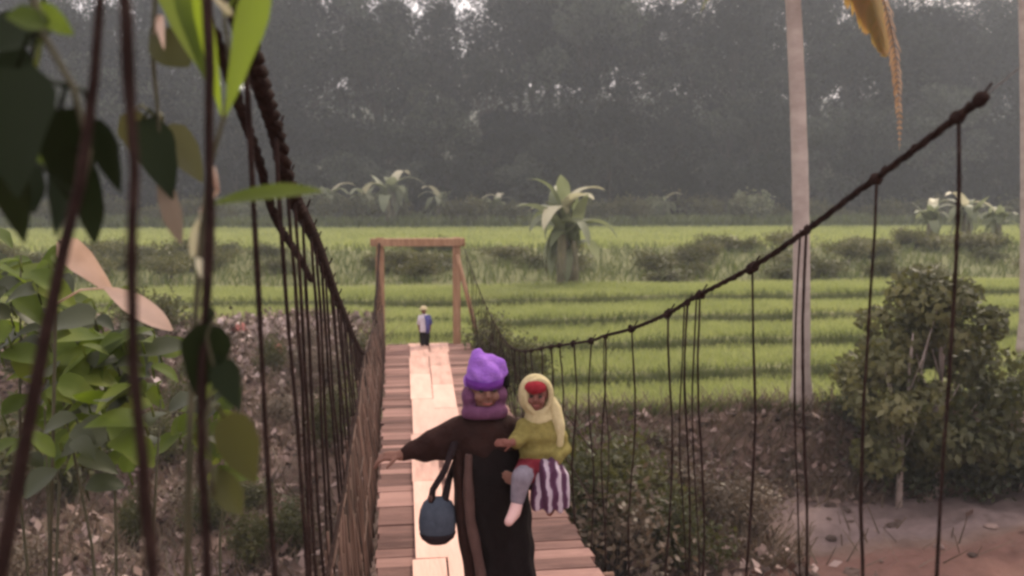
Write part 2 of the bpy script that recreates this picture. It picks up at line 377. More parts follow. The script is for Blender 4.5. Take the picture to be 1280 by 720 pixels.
mb = MB(); strands(mb, cl, .021); cabL = obj('main_cable', mb, M['rope'], bridge)
cl2 = [p+Vector((-.05-.0*p.y, 0, -.02-.012*i_/8)) for i_, p in enumerate(cl) if p.y < 4.4]
mb = MB(); strands(mb, cl2, .012); obj('main_cable', mb, M['rope'], bridge)
mb = MB(); e = cr[0]; mb.tube([e, e+Vector((.25, -.7, .5)), e+Vector((.6, -1.8, 1.35))], .0012, 5); obj('end_wire', mb, M['wire'], bridge)
def knot(p, r, parent):
    mb = MB()
    for k in range(3): mb.ball(p+Vector((random.uniform(-.4, .4)*r, random.uniform(-.5, .5)*r, random.uniform(-.5, .4)*r)), (r*random.uniform(.7, 1), r*random.uniform(.7, 1.1), r*random.uniform(.7, 1)), 8, 6, .12)
    mb.tube([p+Vector((0, 0, 0)), p+Vector((r*.9, r*.3, r*1.1)), p+Vector((r*1.3, -.2*r, r*2.0))], r*.18, 5)
    obj('rope_knot', mb, M['rope'], parent)
def suspender(top, bot, r, wob=.012):
    n_ = 14; pts = []; ph = random.uniform(0, 6)
    for i in range(n_+1):
        t = i/n_; p = top.lerp(bot, t); a = math.sin(t*math.pi)*wob
        pts.append(p+Vector((a*math.sin(ph+5*t)+random.uniform(-.002, .002), a*math.cos(ph+4*t), 0)))
    mb = MB().tube(pts, [r*random.uniform(.85, 1.2) for _ in pts], 6); obj('suspender', mb, M['rope'], bridge)
yr = [2.01, 2.40, 2.76, 3.15, 3.66, 3.82, 4.11, 4.73, 5.36, 5.72]; q = 6.3
while q < YE-.6: yr.append(q+random.uniform(-.1, .1)); q += .48
for y in yr:
    t = at_y(cr, y); bx_ = (t.x+(.06 if y < 2.2 else .02)) if y < 5.5 else xr(y)+.02
    if y < 5.5: obj('crossbar', MB().tube([(xr(y)-.12, y, dz(y)-.07), (bx_+.05, y, dz(y)-.07)], .025, 6), M['beam'], bridge)
    suspender(t, Vector((bx_, y+random.uniform(-.03, .03), dz(y)-.06)), .0052 if y < 6 else .0066, .03)
    if int(y*37) % 3 == 0: suspender(t+Vector((0, .04, 0)), Vector((bx_+.01, y+random.uniform(.03, .07), dz(y)-.06)), .0035, .03)
    if y < 9: knot(t, random.uniform(.014, .021)*(1 if y < 3 else 1.15), cabR)
knot(cr[0], .02, cabR)
for y in (2.2, 2.5, 2.95, 3.45, 3.3): knot(at_y(cr, y), .011, cabR)
yl = [1.06, 1.36, 2.02, 2.62, 2.86, 3.06]; q = 3.3
while q < YE-.6: yl.append(q+random.uniform(-.07, .07)); q += .32
for y in yl:
    t = at_y(cl, max(y, 1.36)); t.y = y
    if y == 1.06: t = P(151, -40, y); bt = P(199, 800, y+.02)
    elif y == 1.36: t = P(256, -40, y); bt = P(262, 800, y)
    else: bt = Vector((xl(y)-.02-.09*max(0, 1-abs(y-4)/9), y, dz(y)-.06))
    suspender(t, bt, .0068 if y < 1.5 else .006, .01)
    if 1.5 < y < 8: knot(t, random.uniform(.018, .026), cabL)
# woven side net: bamboo slivers and ropes between the hangers on the left
mb = MB(); y = 3.5
def netx(y, h):  # leaning outwards with the hangers
    t = at_y(cl, y); z0 = dz(y); f = min(1, h/max(.3, t.z-z0)); return xl(y)-.03+(t.x-xl(y))*f*.75
y = 3.0
while y < YE-.2:
    h = random.uniform(.72, 1.08) if y < 8.5 else random.uniform(.6, .92)
    pts = [(netx(y, h*f)+random.uniform(-.012, .012), y+random.uniform(-.03, .03), dz(y)-.05+h*f) for f in (0, .35, .7, 1)]
    mb.tube(pts, random.uniform(.004, .009), 5); y += random.uniform(.035, .08)
for h in (.3, .6, .9):
    mb.tube([(netx(q, h)+random.uniform(-.01, .01), q, dz(q)+h+.03*math.sin(q*2+h*5)) for q in np.arange(3.2, YE-.1, .3)], .005, 5)
obj('side_net', mb, M['net'], bridge)
mb = MB().tube([Vector((netx(q, .98)+.01, q, dz(q)+1.0+.012*math.sin(q*3)-(.0 if q < 8 else .12*min(1, (q-8)/3)))) for q in np.arange(2.2, YE, .25)], .008, 7)
obj('hand_rope', mb, M['rope'], bridge)
mb = MB(); 
for h in (.35, .7): mb.tube([(xr(q)+.03, q, dz(q)+h*(1 if q < 9 else .8)+.02*math.sin(q*3)) for q in np.arange(5.6, YE-.1, .3)], .006, 5)
obj('side_rope', mb, M['rope'], bridge)
# far portal
portal = empty('portal', (xl(YE), YE, dz(YE))); portal.parent = bridge; portal.location = Vector(portal.location)-WO[bridge.name]
for px in (476, 571):
    mb = MB(); bz = P(px, 452, YE+.1); tz = P(px, 297, YE+.1)
    mb.box((bz+tz)/2, (.17, .15, (tz-bz).length), jit=.008); obj('post', mb, M['portal'], portal, smooth=False)
mb = MB().box(P(522.5, 303, YE+.02), (P(582, 303, YE).x-P(464, 303, YE).x, .12, .17), jit=.008); obj('crossbeam', mb, M['portal'], portal, smooth=False)
mb = MB()
a_, b_ = P(571, 318, YE), P(600, 432, YE+.05); mb.tube([a_, a_.lerp(b_, .5), b_], .05, 6); obj('brace', mb, M['portal'], portal)
mb = MB().box(P(472, 380, YE+.24), (.05, .05, 2.1), jit=.01); obj('stake', mb, M['portal'], portal, smooth=False)

# ------------------------------------------------------------------ trees: the forest wall
def make_tree(name, h, rx, base, nclump, nleaf, lsize, leafmat, barkmat, trunk_r, seed, squat=1.0):
    global rng; rng = np.random.default_rng(seed); random.seed(seed)
    root = empty(name)
    tb = MB(); lean = random.uniform(-.04, .04)*h
    pts = [(lean*t**2+random.uniform(-.05, .05)*t*h*.2, random.uniform(-.02, .02)*h*t, h*.8*t) for t in np.linspace(0, 1, 7)]
    tb.tube(pts, [trunk_r*(1.25-1.05*t) for t in np.linspace(0, 1, 7)], 8, noise=.06)
    C = []
    for k in range(nclump):
        zf = rng.uniform(0, 1); zc = base+(h-base)*zf*.93
        prof = math.sin(math.pi*min(1, .12+.83*zf))**.6; a = rng.uniform(0, 6.28); r = rx*prof*math.sqrt(rng.uniform(.05, 1))
        C.append((lean*(zc/h)**2+r*math.cos(a), r*math.sin(a), zc))
    for c in C[::3]:
        i = min(5, max(1, int((c[2]/h)*5))); p0 = Vector(pts[i]); p1 = Vector(c)
        tb.tube([p0, p0.lerp(p1, .5)+Vector((0, 0, -.03*h)), p1], [trunk_r*.35, trunk_r*.22, trunk_r*.08], 5)
    obj('trunk', tb, barkmat, root)
    per = nleaf//nclump; L = []; NN = []
    for c in C:
        rc = rx*rng.uniform(.24, .46); d = unit(rng.normal(size=(per, 3))); rad = rc*rng.uniform(.72, 1.05, (per, 1))
        L.append(np.array(c)+d*rad*np.array([1, 1, .72*squat])); NN.append(d)
    L = np.concatenate(L); NN = np.concatenate(NN); k_ = L[:, 2] > .05
    quads('crown', leaf_quads(L[k_], lsize, .35, .62, NN[k_]), leafmat, root)
    return root
def put(o, x, y, s=1, rz=0, sz=None, dz_=-.1):
    o.location = (x, y, float(terr(x, y))+dz_); o.rotation_euler = (0, 0, rz); o.scale = (s, s, sz or s); return o
prot = [make_tree('forest_tree', 13, 5.2, .6, 34, 13000, .36, M['forest'], M['forest_bark'], .28, 11),
        make_tree('forest_tree', 20, 5.6, 3, 40, 15000, .37, M['forest'], M['forest_bark'], .36, 12),
        make_tree('forest_tree', 27, 6.2, 7, 42, 15000, .4, M['forest'], M['forest_bark'], .45, 13),
        make_tree('forest_tree', 8, 4.2, .2, 24, 10000, .3, M['forest'], M['forest_bark'], .2, 14)]
used = [False]*4
rf = random.Random(5)
LAB = ['rounded mid-height dark tree in the hazy forest wall behind the paddies', 'tall dark broadleaf tree in the hazy forest wall behind the paddies',
       'very tall tree at the back of the forest, sky showing through its top', 'low bushy dark tree at the foot of the forest edge']
def forest(k, x, y, s):
    o = prot[k] if not used[k] else copy_tree(prot[k]); used[k] = True
    put(o, x, y, s*rf.uniform(.9, 1.12), rf.uniform(0, 6.28), s*rf.uniform(.92, 1.12), -.2)
    tag(o, LAB[k], 'tree', ['rounded trees in the forest wall', 'tall trees in the forest wall', 'very tall trees at the back of the forest', 'low bushy trees along the forest edge'][k])
for x in np.arange(-54, 84, 5.6): forest(3, x+rf.uniform(-2, 2), 92+rf.uniform(-2, 3), rf.uniform(.75, 1.1))
for x in np.arange(-58, 92, 6.4): forest(0, x+rf.uniform(-2, 2), 99+rf.uniform(-2, 3), rf.uniform(.85, 1.25))
for x in np.arange(-62, 100, 6.6): forest(1, x+rf.uniform(-2, 2), 108+rf.uniform(-3, 3), rf.uniform(.95, 1.25)*(1.1 if x > 16 else 1.02))
for x in np.arange(-70, 112, 6.1): forest(2, x+rf.uniform(-2.5, 2.5), 119+rf.uniform(-4, 4), rf.uniform(.95, 1.12)*(1.1 if x > 16 else 1.02))
rng = np.random.default_rng(21); random.seed(21)

# ------------------------------------------------------------------ rice, bund grass
def blades(name, px, py, hgt, wid, mat, lean=.35, kind_label='', droop=1):
    n_ = len(px); z = terr(px, py); b0 = np.stack([px, py, z-.02], 1); a = rng.uniform(0, 6.28, n_)
    s = np.stack([np.cos(a), np.sin(a), 0*a], 1); L = hgt*rng.uniform(.6, 1.25, n_); a2 = rng.uniform(0, 6.28, n_)
    ln = (L*lean*rng.uniform(.2, 1.3, n_))[:, None]*np.stack([np.cos(a2), np.sin(a2), 0*a], 1)
    up = np.stack([0*a, 0*a, L], 1); w_ = (wid*rng.uniform(.6, 1.3, n_))[:, None]
    Q = np.stack([b0-s*w_*.5, b0+s*w_*.5, b0+up+ln+s*w_*.25, b0+up+ln-s*w_*.25], 1)
    o = quads(name, Q, mat); tag(o, kind_label, name.replace('_', ' '), kind='stuff'); return o
def sample(n_, x0, x1, y0, y1): return rng.uniform(x0, x1, n_), rng.uniform(y0, y1, n_)
x1, y1 = sample(300000, -22, 30, 16.1, 31.8); wv = y1+wav(x1)
keep = (x1 > -1.2) | (y1 > 25.5); keep &= ~((np.abs(x1-.75) < 1.5) & (y1 < 20.6))
for s_, _d in STEPS: keep &= np.abs(wv-s_-.05-.1*np.sin(x1*2.3)*np.sin(x1*.9)) > .13
x2, y2 = sample(90000, -50, 75, 45, 84)
xa = np.concatenate([x1[keep], x2]); ya = np.concatenate([y1[keep], y2])
blades('rice', xa, ya, np.where(ya < 40, .19, .3)*(1+.25*np.sin(xa*.7+ya*1.3)*np.sin(xa*.23-ya*.4)), np.where(ya < 40, .02, .08), M['rice'], .7, 'light green young rice growing on the flooded terraces')
px_, py_ = [], []
for s_, _d in STEPS:
    xx = rng.uniform(-22, 30, 9000); px_.append(xx); py_.append(s_-wav(xx)+rng.normal(size=9000)*.09)
xx, yq = sample(15000, -40, 60, 32, 45); px_.append(xx); py_.append(yq)
xx = rng.uniform(1.5, 30, 14000); px_.append(xx); py_.append(15.95+np.abs(rng.normal(size=14000))*.15)
xx, yq = sample(22000, -50, 75, 83.5, 92); px_.append(xx); py_.append(yq)
px_ = np.concatenate(px_); py_ = np.concatenate(py_); k_ = ~((px_ < -1.2) & (py_ < 25)) & ~((np.abs(px_-.75) < 1.5) & (py_ < 20.6))
px_, py_ = px_[k_], py_[k_]
blades('bund_grass', px_, py_, np.where(py_ < 31, .19*(1+.4*np.sin(px_*1.7)*np.sin(px_*.6)), np.where(py_ < 50, .4, 1.1)), np.where(py_ < 31, .022, np.where(py_ < 50, .06, .2)), M['bund'], .6, 'dark rough grass on the bunds between rice terraces')

# ------------------------------------------------------------------ shrubs
def make_shrub(name, h, r, n_, ls, mat, seed, flat=.3, stems=9):
    global rng; rng = np.random.default_rng(seed); random.seed(seed); root = empty(name); tb = MB(); C = []
    for k in range(stems):
        a = random.uniform(0, 6.28); rr = r*random.uniform(.25, .95); z = h*random.uniform(.55, 1)*(1-.35*(rr/r)**2)
        e_ = Vector((rr*math.cos(a), rr*math.sin(a), z)); tb.tube([(0, 0, -.1), e_*.5+Vector((0, 0, .12*h)), e_], [.022*h/1.5, .014*h/1.5, .005], 5); C.append(e_)
        C.append(e_*.65+Vector((0, 0, .1*h)))
    obj('stem', tb, M['forest_bark'], root)
    per = n_//len(C); L = np.concatenate([np.array(c)+rng.normal(size=(per, 3))*np.array([r*.2, r*.2, h*.14]) for c in C]); L = L[L[:, 2] > 0]
    quads('foliage', leaf_quads(L, ls, flat, .5), mat, root); return root
# knee-high bushes in the strip of scrub between the near terraces and the far field
sp_ = make_shrub('scrub_bush', 1.1, 1.2, 1600, .16, M['shrub'], 31); rr_ = random.Random(3); first = True
for i in range(46):
    o = sp_ if first else copy_tree(sp_); first = False
    x = rr_.uniform(-22, 34); y = rr_.uniform(32.6, 44); put(o, x, y, rr_.uniform(.6, 1.15), rr_.uniform(0, 6), rr_.uniform(.5, .9))
    tag(o, 'low green bush in the scrub strip between near and far paddies', 'bush', 'bushes in the scrub strip')
sp_ = make_shrub('scrub_bush', 1.3, 1.5, 1700, .17, M['shrublight'], 33); first = True
for i in range(30):
    o = sp_ if first else copy_tree(sp_); first = False
    put(o, rr_.uniform(-22, 34), rr_.uniform(32.6, 44), rr_.uniform(.6, 1.1), rr_.uniform(0, 6), rr_.uniform(.5, .95))
    tag(o, 'pale olive bush in the scrub strip between near and far paddies', 'bush', 'pale bushes in the scrub strip')
sp_ = make_shrub('grove_bush', 3.0, 2.0, 2600, .34, M['banana'], 36); first = True
for i in range(15):
    o = sp_ if first else copy_tree(sp_); first = False
    x = (-19+i*2.1) if i < 9 else (10+(i-9)*5.2); put(o, x+rr_.uniform(-.8, .8), 87+rr_.uniform(0, 3), rr_.uniform(.6, 1.15), rr_.uniform(0, 6))
    tag(o, 'pale grey green bush among the far banana plants under the forest', 'bush', 'pale bushes around the far banana grove')
sp_ = make_shrub('edge_bush', 2.4, 2.2, 2600, .3, M['shrub'], 32); first = True
for i in range(30):
    o = sp_ if first else copy_tree(sp_); first = False
    x = -46+i*3.9+rr_.uniform(-1.5, 1.5); put(o, x, rr_.uniform(85.5, 90), rr_.uniform(.7, 1.3), rr_.uniform(0, 6))
    tag(o, 'grey green bush along the far edge of the rice field, under the forest', 'bush', 'bushes along the far field edge')
# shrubs on the near side of the right bank, beside the deck
sh = [make_shrub('bank_shrub', 1.5, .8, 2600, .10, M['shrub'], 41), make_shrub('bank_shrub', 1.3, .9, 1500, .09, M['drybrush'], 42, .2, 14)]
for k, (px, py, y, s, kd, lb) in enumerate([
        (735, 560, 12.2, 1.25, 0, 'leafy green brown shrub hugging the right deck edge beside the carried child'),
        (800, 590, 12.8, 1.15, 0, 'green shrub on the right bank, second out from the deck'),
        (850, 585, 13.6, 1.05, 1, 'dry brown shrub on the bank below the palm side of the deck'),
        (770, 665, 11.2, 1.2, 1, 'dry twiggy shrub at the bottom, touching the deck corner'),
        (860, 690, 11.6, .8, 0, 'small olive shrub at the bottom of the frame right of the deck'),
        (930, 640, 12.8, .8, 1, 'sparse brown shrub below the palm trunk'),
        (625, 425, 18.2, .95, 0, 'shrub beside the right portal post at the far end'),
        (652, 448, 17.6, .8, 0, 'shrub just above and right of the purple cap'),
        (708, 520, 14.4, 1.1, 0, 'shrub behind the shoulder of the yellow-hooded child')]):
    o = copy_tree(sh[kd]); d = P(px, py, y); put(o, d.x, y, s, rr_.uniform(0, 6), s); tag(o, lb, 'shrub', 'shrubs on the right bank')
for i in range(46):
    kd = rr_.random() < .5; x, y = (rr_.uniform(2.6, 5.8), rr_.uniform(12.2, 15.6)) if i < 14 else (-rr_.uniform(.5, 7), rr_.uniform(12, 22))
    o = copy_tree(sh[int(kd)]); put(o, x, y, rr_.uniform(.4, .75), rr_.uniform(0, 6), rr_.uniform(.35, .7))
    side = 'right bank' if i < 14 else 'left slope'; tag(o, ('knee-high brown weed clump among the rubble of the ' if kd else 'knee-high green weed clump among the rubble of the ')+side, 'weed clump', ('brown' if kd else 'green')+' weed clumps on the '+side)
for o in sh:
    for c in list(o.children): bpy.data.objects.remove(c)
    bpy.data.objects.remove(o)
# dark row of low vegetation along the right bank edge
mbx = make_shrub('bank_thicket', 1.2, 1.0, 2400, .12, M['shrubdark'], 44); first = True
for (px, y, s) in [(1075, 15.6, .75), (1110, 14.7, .9), (1170, 14.6, 1.0), (1225, 14.6, 1.05), (1275, 14.4, 1.0), (1240, 15.8, .8)]:
    o = mbx if first else copy_tree(mbx); first = False
    put(o, P(px, 560, y).x, y, s, rr_.uniform(0, 6)); tag(o, 'dark thicket at the foot of the small tree on the right bank', 'thicket', 'dark thickets on the right bank')

# small tree on the right
t = make_tree('small_tree', 4.15, 1.35, .9, 44, 8000, .16, M['shrub'], M['palmtrunk'], .07, 51, 1.0)
p = P(1170, 640, 14.3); put(t, p.x, 14.3, 1.0, .6); tag(t, 'small bushy dark green tree standing on the right river bank', 'tree')
t2 = make_tree('light_sapling', 3.9, 1.05, 1.0, 28, 4200, .15, M['shrublight'], M['palmtrunk'], .05, 52)
p = P(1125, 600, 13.9); put(t2, p.x, 13.9, 1.02, 0); tag(t2, 'lighter olive sapling just left of the small dark tree', 'sapling')

# ------------------------------------------------------------------ coconut palm
def frond(root, start, az, elev, L, droop, mat, name='frond', lw=.035, ll=.55):
    mb = MB(); d = Vector((math.cos(az)*math.cos(elev), math.sin(az)*math.cos(elev), math.sin(elev))); p = Vector(start); t = d; pts = [p.copy()]; n_ = 16
    for i in range(n_):
        t = (t+Vector((0, 0, -1))*droop/n_*(1+i/n_)).normalized(); p = p+t*L/n_; pts.append(p.copy())
    mb.tube(pts, [.03*(1-i/len(pts)*.9) for i in range(len(pts))], 5)
    for i in range(2, len(pts)-1):
        for sub in range(3):
            u = (i+sub/3)/n_; a = pts[i].lerp(pts[min(i+1, n_)], sub/3); tt = (pts[min(i+1, n_)]-pts[i-1]).normalized()
            sd_ = tt.cross(Vector((0, 0, 1)));
            if sd_.length < .1: sd_ = tt.cross(Vector((math.sin(az), -math.cos(az), 0)))
            sd_.normalize()
            for sgn in (-1, 1):
                l_ = ll*math.sin(math.pi*min(1, .15+u*.85))*random.uniform(.8, 1.15)
                mb.leaf(a, sd_*sgn+tt*.6+Vector((0, 0, random.uniform(-.5, -.1))), (0, 0, 1), l_, lw*1.6, .8, 'blade', 3, .1)
    return obj(name, mb, mat, root)
def make_palm(name, base, top, r0, r1):
    root = empty(name, base); mb = MB(); b0, t0 = Vector(base), Vector(top); pts, rad = [], []
    for i in range(60):
        u = i/59; q = b0.lerp(t0, u)+Vector((.1*math.sin(u*math.pi), 0, 0)); pts.append(q-Vector((0, 0, .1)) if i == 0 else q)
        rad.append((r0+(r1-r0)*u)*(1+.02*(i % 2))+max(0, .09*(1-u*14)))
    mb.tube(pts, rad, 12, noise=.02); obj('trunk', mb, M['palmtrunk'], root); return root
random.seed(61)
base = P(1001, 532, 16.2); base.z = float(terr(base.x, 16.2)); top = P(985, -110, 16.2)
palm = make_palm('coconut_palm', base, top, .17, .135)
tag(palm, 'tall pale trunked coconut palm rising from the paddy edge at right', 'palm tree')
for i in range(11): frond(palm, top, i*.571+.2, random.uniform(.0, .9), random.uniform(2.6, 3.4), random.uniform(1.0, 1.7), M['palm'])
f1 = frond(palm, top, -.1, -.25, 3.5, 1.5, M['palmyellow'], lw=.13, ll=.95); f1['label'] = 'yellow orange old frond hanging right of the trunk'
f2 = frond(palm, top, .15, .2, 5.8, 2.9, M['palmdry'], lw=.05, ll=.4); f2['label'] = 'dry tan frond tip hanging far right of the trunk'
base2 = P(1281, 470, 20); base2.z = float(terr(base2.x, 20)); top2 = P(1274, -200, 20)
palm2 = make_palm('coconut_palm', base2, top2, .16, .12); tag(palm2, 'pinkish palm trunk cut off by the right edge of the picture', 'palm tree')
for i in range(9): frond(palm2, top2, i*.7, random.uniform(.1, .9), 2.8, 1.2, M['palm'])

# ------------------------------------------------------------------ banana plants
def make_banana(name, h, seed, pale=0, nleaf=9, L=2.2, W=.55, skirt=0, nst=1, el0=.7):
    random.seed(seed); root = empty(name)
    for s in range(nst):
        mb = MB(); a = s*2.2; x0, y0_ = (.38*math.cos(a)*(s > 0), .3*math.sin(a)*(s > 0)); hh = h*(1-.16*s)
        mb.tube([(x0, y0_, -.1), (x0+.04, y0_, hh*.35), (x0-.02, y0_+.03, hh*.6)], [.16*h/4, .13*h/4, .06*h/4], 9); obj('pseudostem', mb, M['bananastem'], root)
        top_ = Vector((x0-.02, y0_+.03, hh*.58))
        for i in range(nleaf if s == 0 else nleaf//2):
            a = i*2.4+s+random.uniform(-.4, .4); el = random.uniform(el0, 1.5); lm = random.uniform(.6, 1.12)
            mb = MB().leaf(top_-Vector((0, 0, random.uniform(0, .12)*h)), (math.cos(a)*math.cos(el), math.sin(a)*math.cos(el), math.sin(el)), (-math.cos(a)*math.sin(el), -math.sin(a)*math.sin(el), math.cos(el)), L*lm, W*random.uniform(.75, 1.15), random.uniform(1.2, 3.4), 'banana', 11, random.uniform(-.2, .5))
            obj('leaf', mb, M['bananadry'] if (i < pale and s == 0) else M['banana'], root)
    for i in range(skirt):
        a = random.uniform(0, 6.28)
        mb = MB().leaf(Vector((.2, 0, h*random.uniform(.3, .6))), (math.cos(a), math.sin(a), .2), (0, 0, 1), random.uniform(.8, 1.6), .4, 4, 'banana', 7, .4)
        obj('leaf', mb, M['banana'], root)
    return root
b1 = make_banana('banana_plant', 4.7, 75, 5, 12, 2.0, .62, 26, 3, 1.0)
p = P(706, 355, 32); put(b1, p.x, 32, 1.1, 1.9); tag(b1, 'large banana plant with pale bent top leaves alone in mid field', 'banana plant')
b2 = make_banana('banana_plant', 4.2, 72, 1, 9, 2.1, .6, 8, 2, .7); first = True; rb = random.Random(8)
for (px, y, s, lb) in [(492, 86, 1.75, 'tallest banana plant of the grove left of centre, before the forest'), (455, 87, 1.35, 'banana plant left of the tallest one in the far grove'),
                   (415, 88, 1.35, 'leftmost banana plant of the far grove'), (548, 87, 1.25, 'banana plant right of the tallest one in the far grove'),
                   (600, 88, 1.0, 'short banana plant in the gap right of the grove'), (622, 88, 1.05, 'short banana plant nearest the lone pale one, by the forest'),
                   (830, 88, 1.05, 'hazy banana plant at the forest foot right of centre'), (1165, 44, .85, 'pale leafed banana plant left above the small tree'), (1205, 45, .95, 'pale leafed banana plant right above the small tree'), (1245, 46, .8, 'pale leafed banana plant close to the right edge')]:
    o = b2 if first else copy_tree(b2); first = False; put(o, P(px, 280, y).x, y, s, rb.uniform(0, 6)); tag(o, lb, 'banana plant', 'banana plants beyond the paddies')
rng = np.random.default_rng(81); random.seed(81)

# ------------------------------------------------------------------ rubble, litter and dry brush on the banks
def scatter_stones(name, n_, fx, mat, smin, smax, label, flat=.6):
    mb = MB(); pts = fx(n_); z = terr(pts[:, 0], pts[:, 1])
    for (x, y), zz in zip(pts, z):
        s = random.uniform(smin, smax)*random.uniform(.5, 1); mb.ball((x, y, zz+s*.15), (s*random.uniform(.7, 1.3), s*random.uniform(.7, 1.3), s*flat*random.uniform(.6, 1.1)), 7, 4, .18)
    o = obj(name, mb, mat, smooth=False); tag(o, label, name, kind='stuff'); return o
M['stone'] = mat_noise('stone', [(.06, .04, .031), (.13, .088, .07), (.24, .17, .145)], 3, island=.7, rough=.9)
M['litter'] = mat_noise('litter', [(.06, .038, .03), (.13, .082, .063), (.21, .14, .115), (.34, .25, .22)], 3, island=.9, rough=.8, bump=0)
def fx_r(n_):
    q = np.stack([rng.uniform(2.2, 10, n_), rng.uniform(11.2, 15.9, n_)], 1); return q[~((q[:, 0] > 5.9) & (q[:, 1] < 14.3) & (rng.uniform(size=n_) < .9))]
def fx_l(n_): return np.stack([-rng.uniform(0, 9, n_)-.5, rng.uniform(11.2, 26, n_)], 1)
scatter_stones('rubble', 900, fx_r, M['stone'], .05, .16, 'broken grey pink stones over the right river bank')
scatter_stones('rubble', 1100, fx_l, M['stone'], .05, .15, 'broken grey pink stones over the left river slope')
pts = np.concatenate([fx_l(6000), fx_r(2600)]); pts = pts[~((pts[:, 0] > 5.9) & (pts[:, 1] < 14.4) & (rng.uniform(size=len(pts)) < .85))]; z = terr(pts[:, 0], pts[:, 1])
C = np.stack([pts[:, 0], pts[:, 1], z+np.abs(rng.normal(size=len(z)))*.1+.03], 1)
o = quads('leaf_litter', leaf_quads(C, .19, .75, .6), M['litter']); tag(o, 'dry pale leaves and scraps strewn over both river banks', 'leaf litter', kind='stuff')
xx = np.concatenate([rng.uniform(1.7, 9, 7000), -rng.uniform(.3, 8, 7000)]); yq = np.concatenate([rng.uniform(11.5, 16.3, 7000), rng.uniform(12, 25, 7000)])
k_ = ~((xx > 5.9) & (yq < 14.3) & (rng.uniform(size=len(xx)) < .96)); xx, yq = xx[k_], yq[k_]
blades('dry_brush', xx, yq, .38, .03, M['drybrush'], 1.1, 'brown dry stalks and weeds on the river banks')
# red scraps of cloth lying on the far left slope
M['red'] = mat_noise('red_cloth', [(.3, .09, .075), (.42, .16, .14)], 8, rough=.9)
for (px, py, y, lb) in [(300, 385, 24.0, 'red cloth scrap lying in the litter at the top of left slope'), (345, 400, 22.0, 'smaller red cloth scrap right of the other one on the left slope')]:
    p = P(px, py, y); zz = float(terr(p.x, y)); mb = MB(); g = 9; V = []
    for i in range(g):
        for j in range(g): V.append((p.x+(i-4)*.055, y+(j-4)*.055, zz+.06+.14*math.sin(i*.9)*math.cos(j*.8)+.1*(1-((i-4)**2+(j-4)**2)/32)))
    mb.add(V, [(i*g+j, i*g+j+1, (i+1)*g+j+1, (i+1)*g+j) for i in range(g-1) for j in range(g-1)]); o = obj('cloth_scrap', mb, M['red']); tag(o, lb, 'cloth scrap', 'red cloth scraps on the left slope')
M['scrap'] = mat_noise('pale_scrap', [(.18, .13, .11), (.34, .26, .235), (.5, .4, .37)], 3, island=.8, bump=0)
sx_, sy_ = -rng.uniform(.6, 7, 900), 19+6*rng.uniform(size=900)**.7; C = np.stack([sx_, sy_, terr(sx_, sy_)+.06+np.abs(rng.normal(size=900))*.12], 1)
o = quads('paper_scraps', leaf_quads(C, .26, .5, .6), M['scrap']); tag(o, 'pale pinkish scraps and dry husks along the top of the left slope', 'scraps', kind='stuff')
# leafy bushes half way up the left slope
shl = make_shrub('slope_bush', 1.3, 1.0, 2200, .13, M['shrub'], 91); first = True
for (px, y, s, lb) in [(60, 20, 1.2, 'green bush on the left slope behind the vine leaves'), (180, 23, 1.0, 'green bush at the top of the left slope'), (20, 15, 1.2, 'green bush low at the left edge'), (240, 18, .7, 'small bush among the litter left of the hangers')]:
    o = shl if first else copy_tree(shl); first = False; put(o, P(px, 400, y).x, y, s, rr_.uniform(0, 6)); tag(o, lb, 'bush', 'bushes on the left slope')
rng = np.random.default_rng(82); random.seed(82)

# ------------------------------------------------------------------ near climbers and weeds on the left
def vine_plant(name, label, stem_pts, stem_r, leaves, stemmat, cat='climber'):
    root = empty(name, stem_pts[0]); tag(root, label, cat)
    mb = MB().tube(stem_pts, [stem_r*(1-.6*i/len(stem_pts)) for i in range(len(stem_pts))], 7); obj('stem', mb, M[stemmat], root)
    for (b_, tip, W, shape, mt, up, droop, lab) in leaves:
        mb = MB(); b_, tip = Vector(b_), Vector(tip); d = tip-b_
        near = min(stem_pts, key=lambda q: (Vector(q)-b_).length); n_ = Vector(near)
        if (n_-b_).length > .01: mb.tube([n_, n_.lerp(b_, .5)+Vector((0, 0, .02)), b_], .0035, 5)
        mb.leaf(b_, d+Vector((0, 0, d.length*droop*.45)), up, d.length*1.05, W, droop, shape, 8, .22)
        o = obj('leaf', mb, M[mt], root)
        if lab: o['label'] = lab
    return root
CU = (0, -1, .35)     # blade facing the bridge
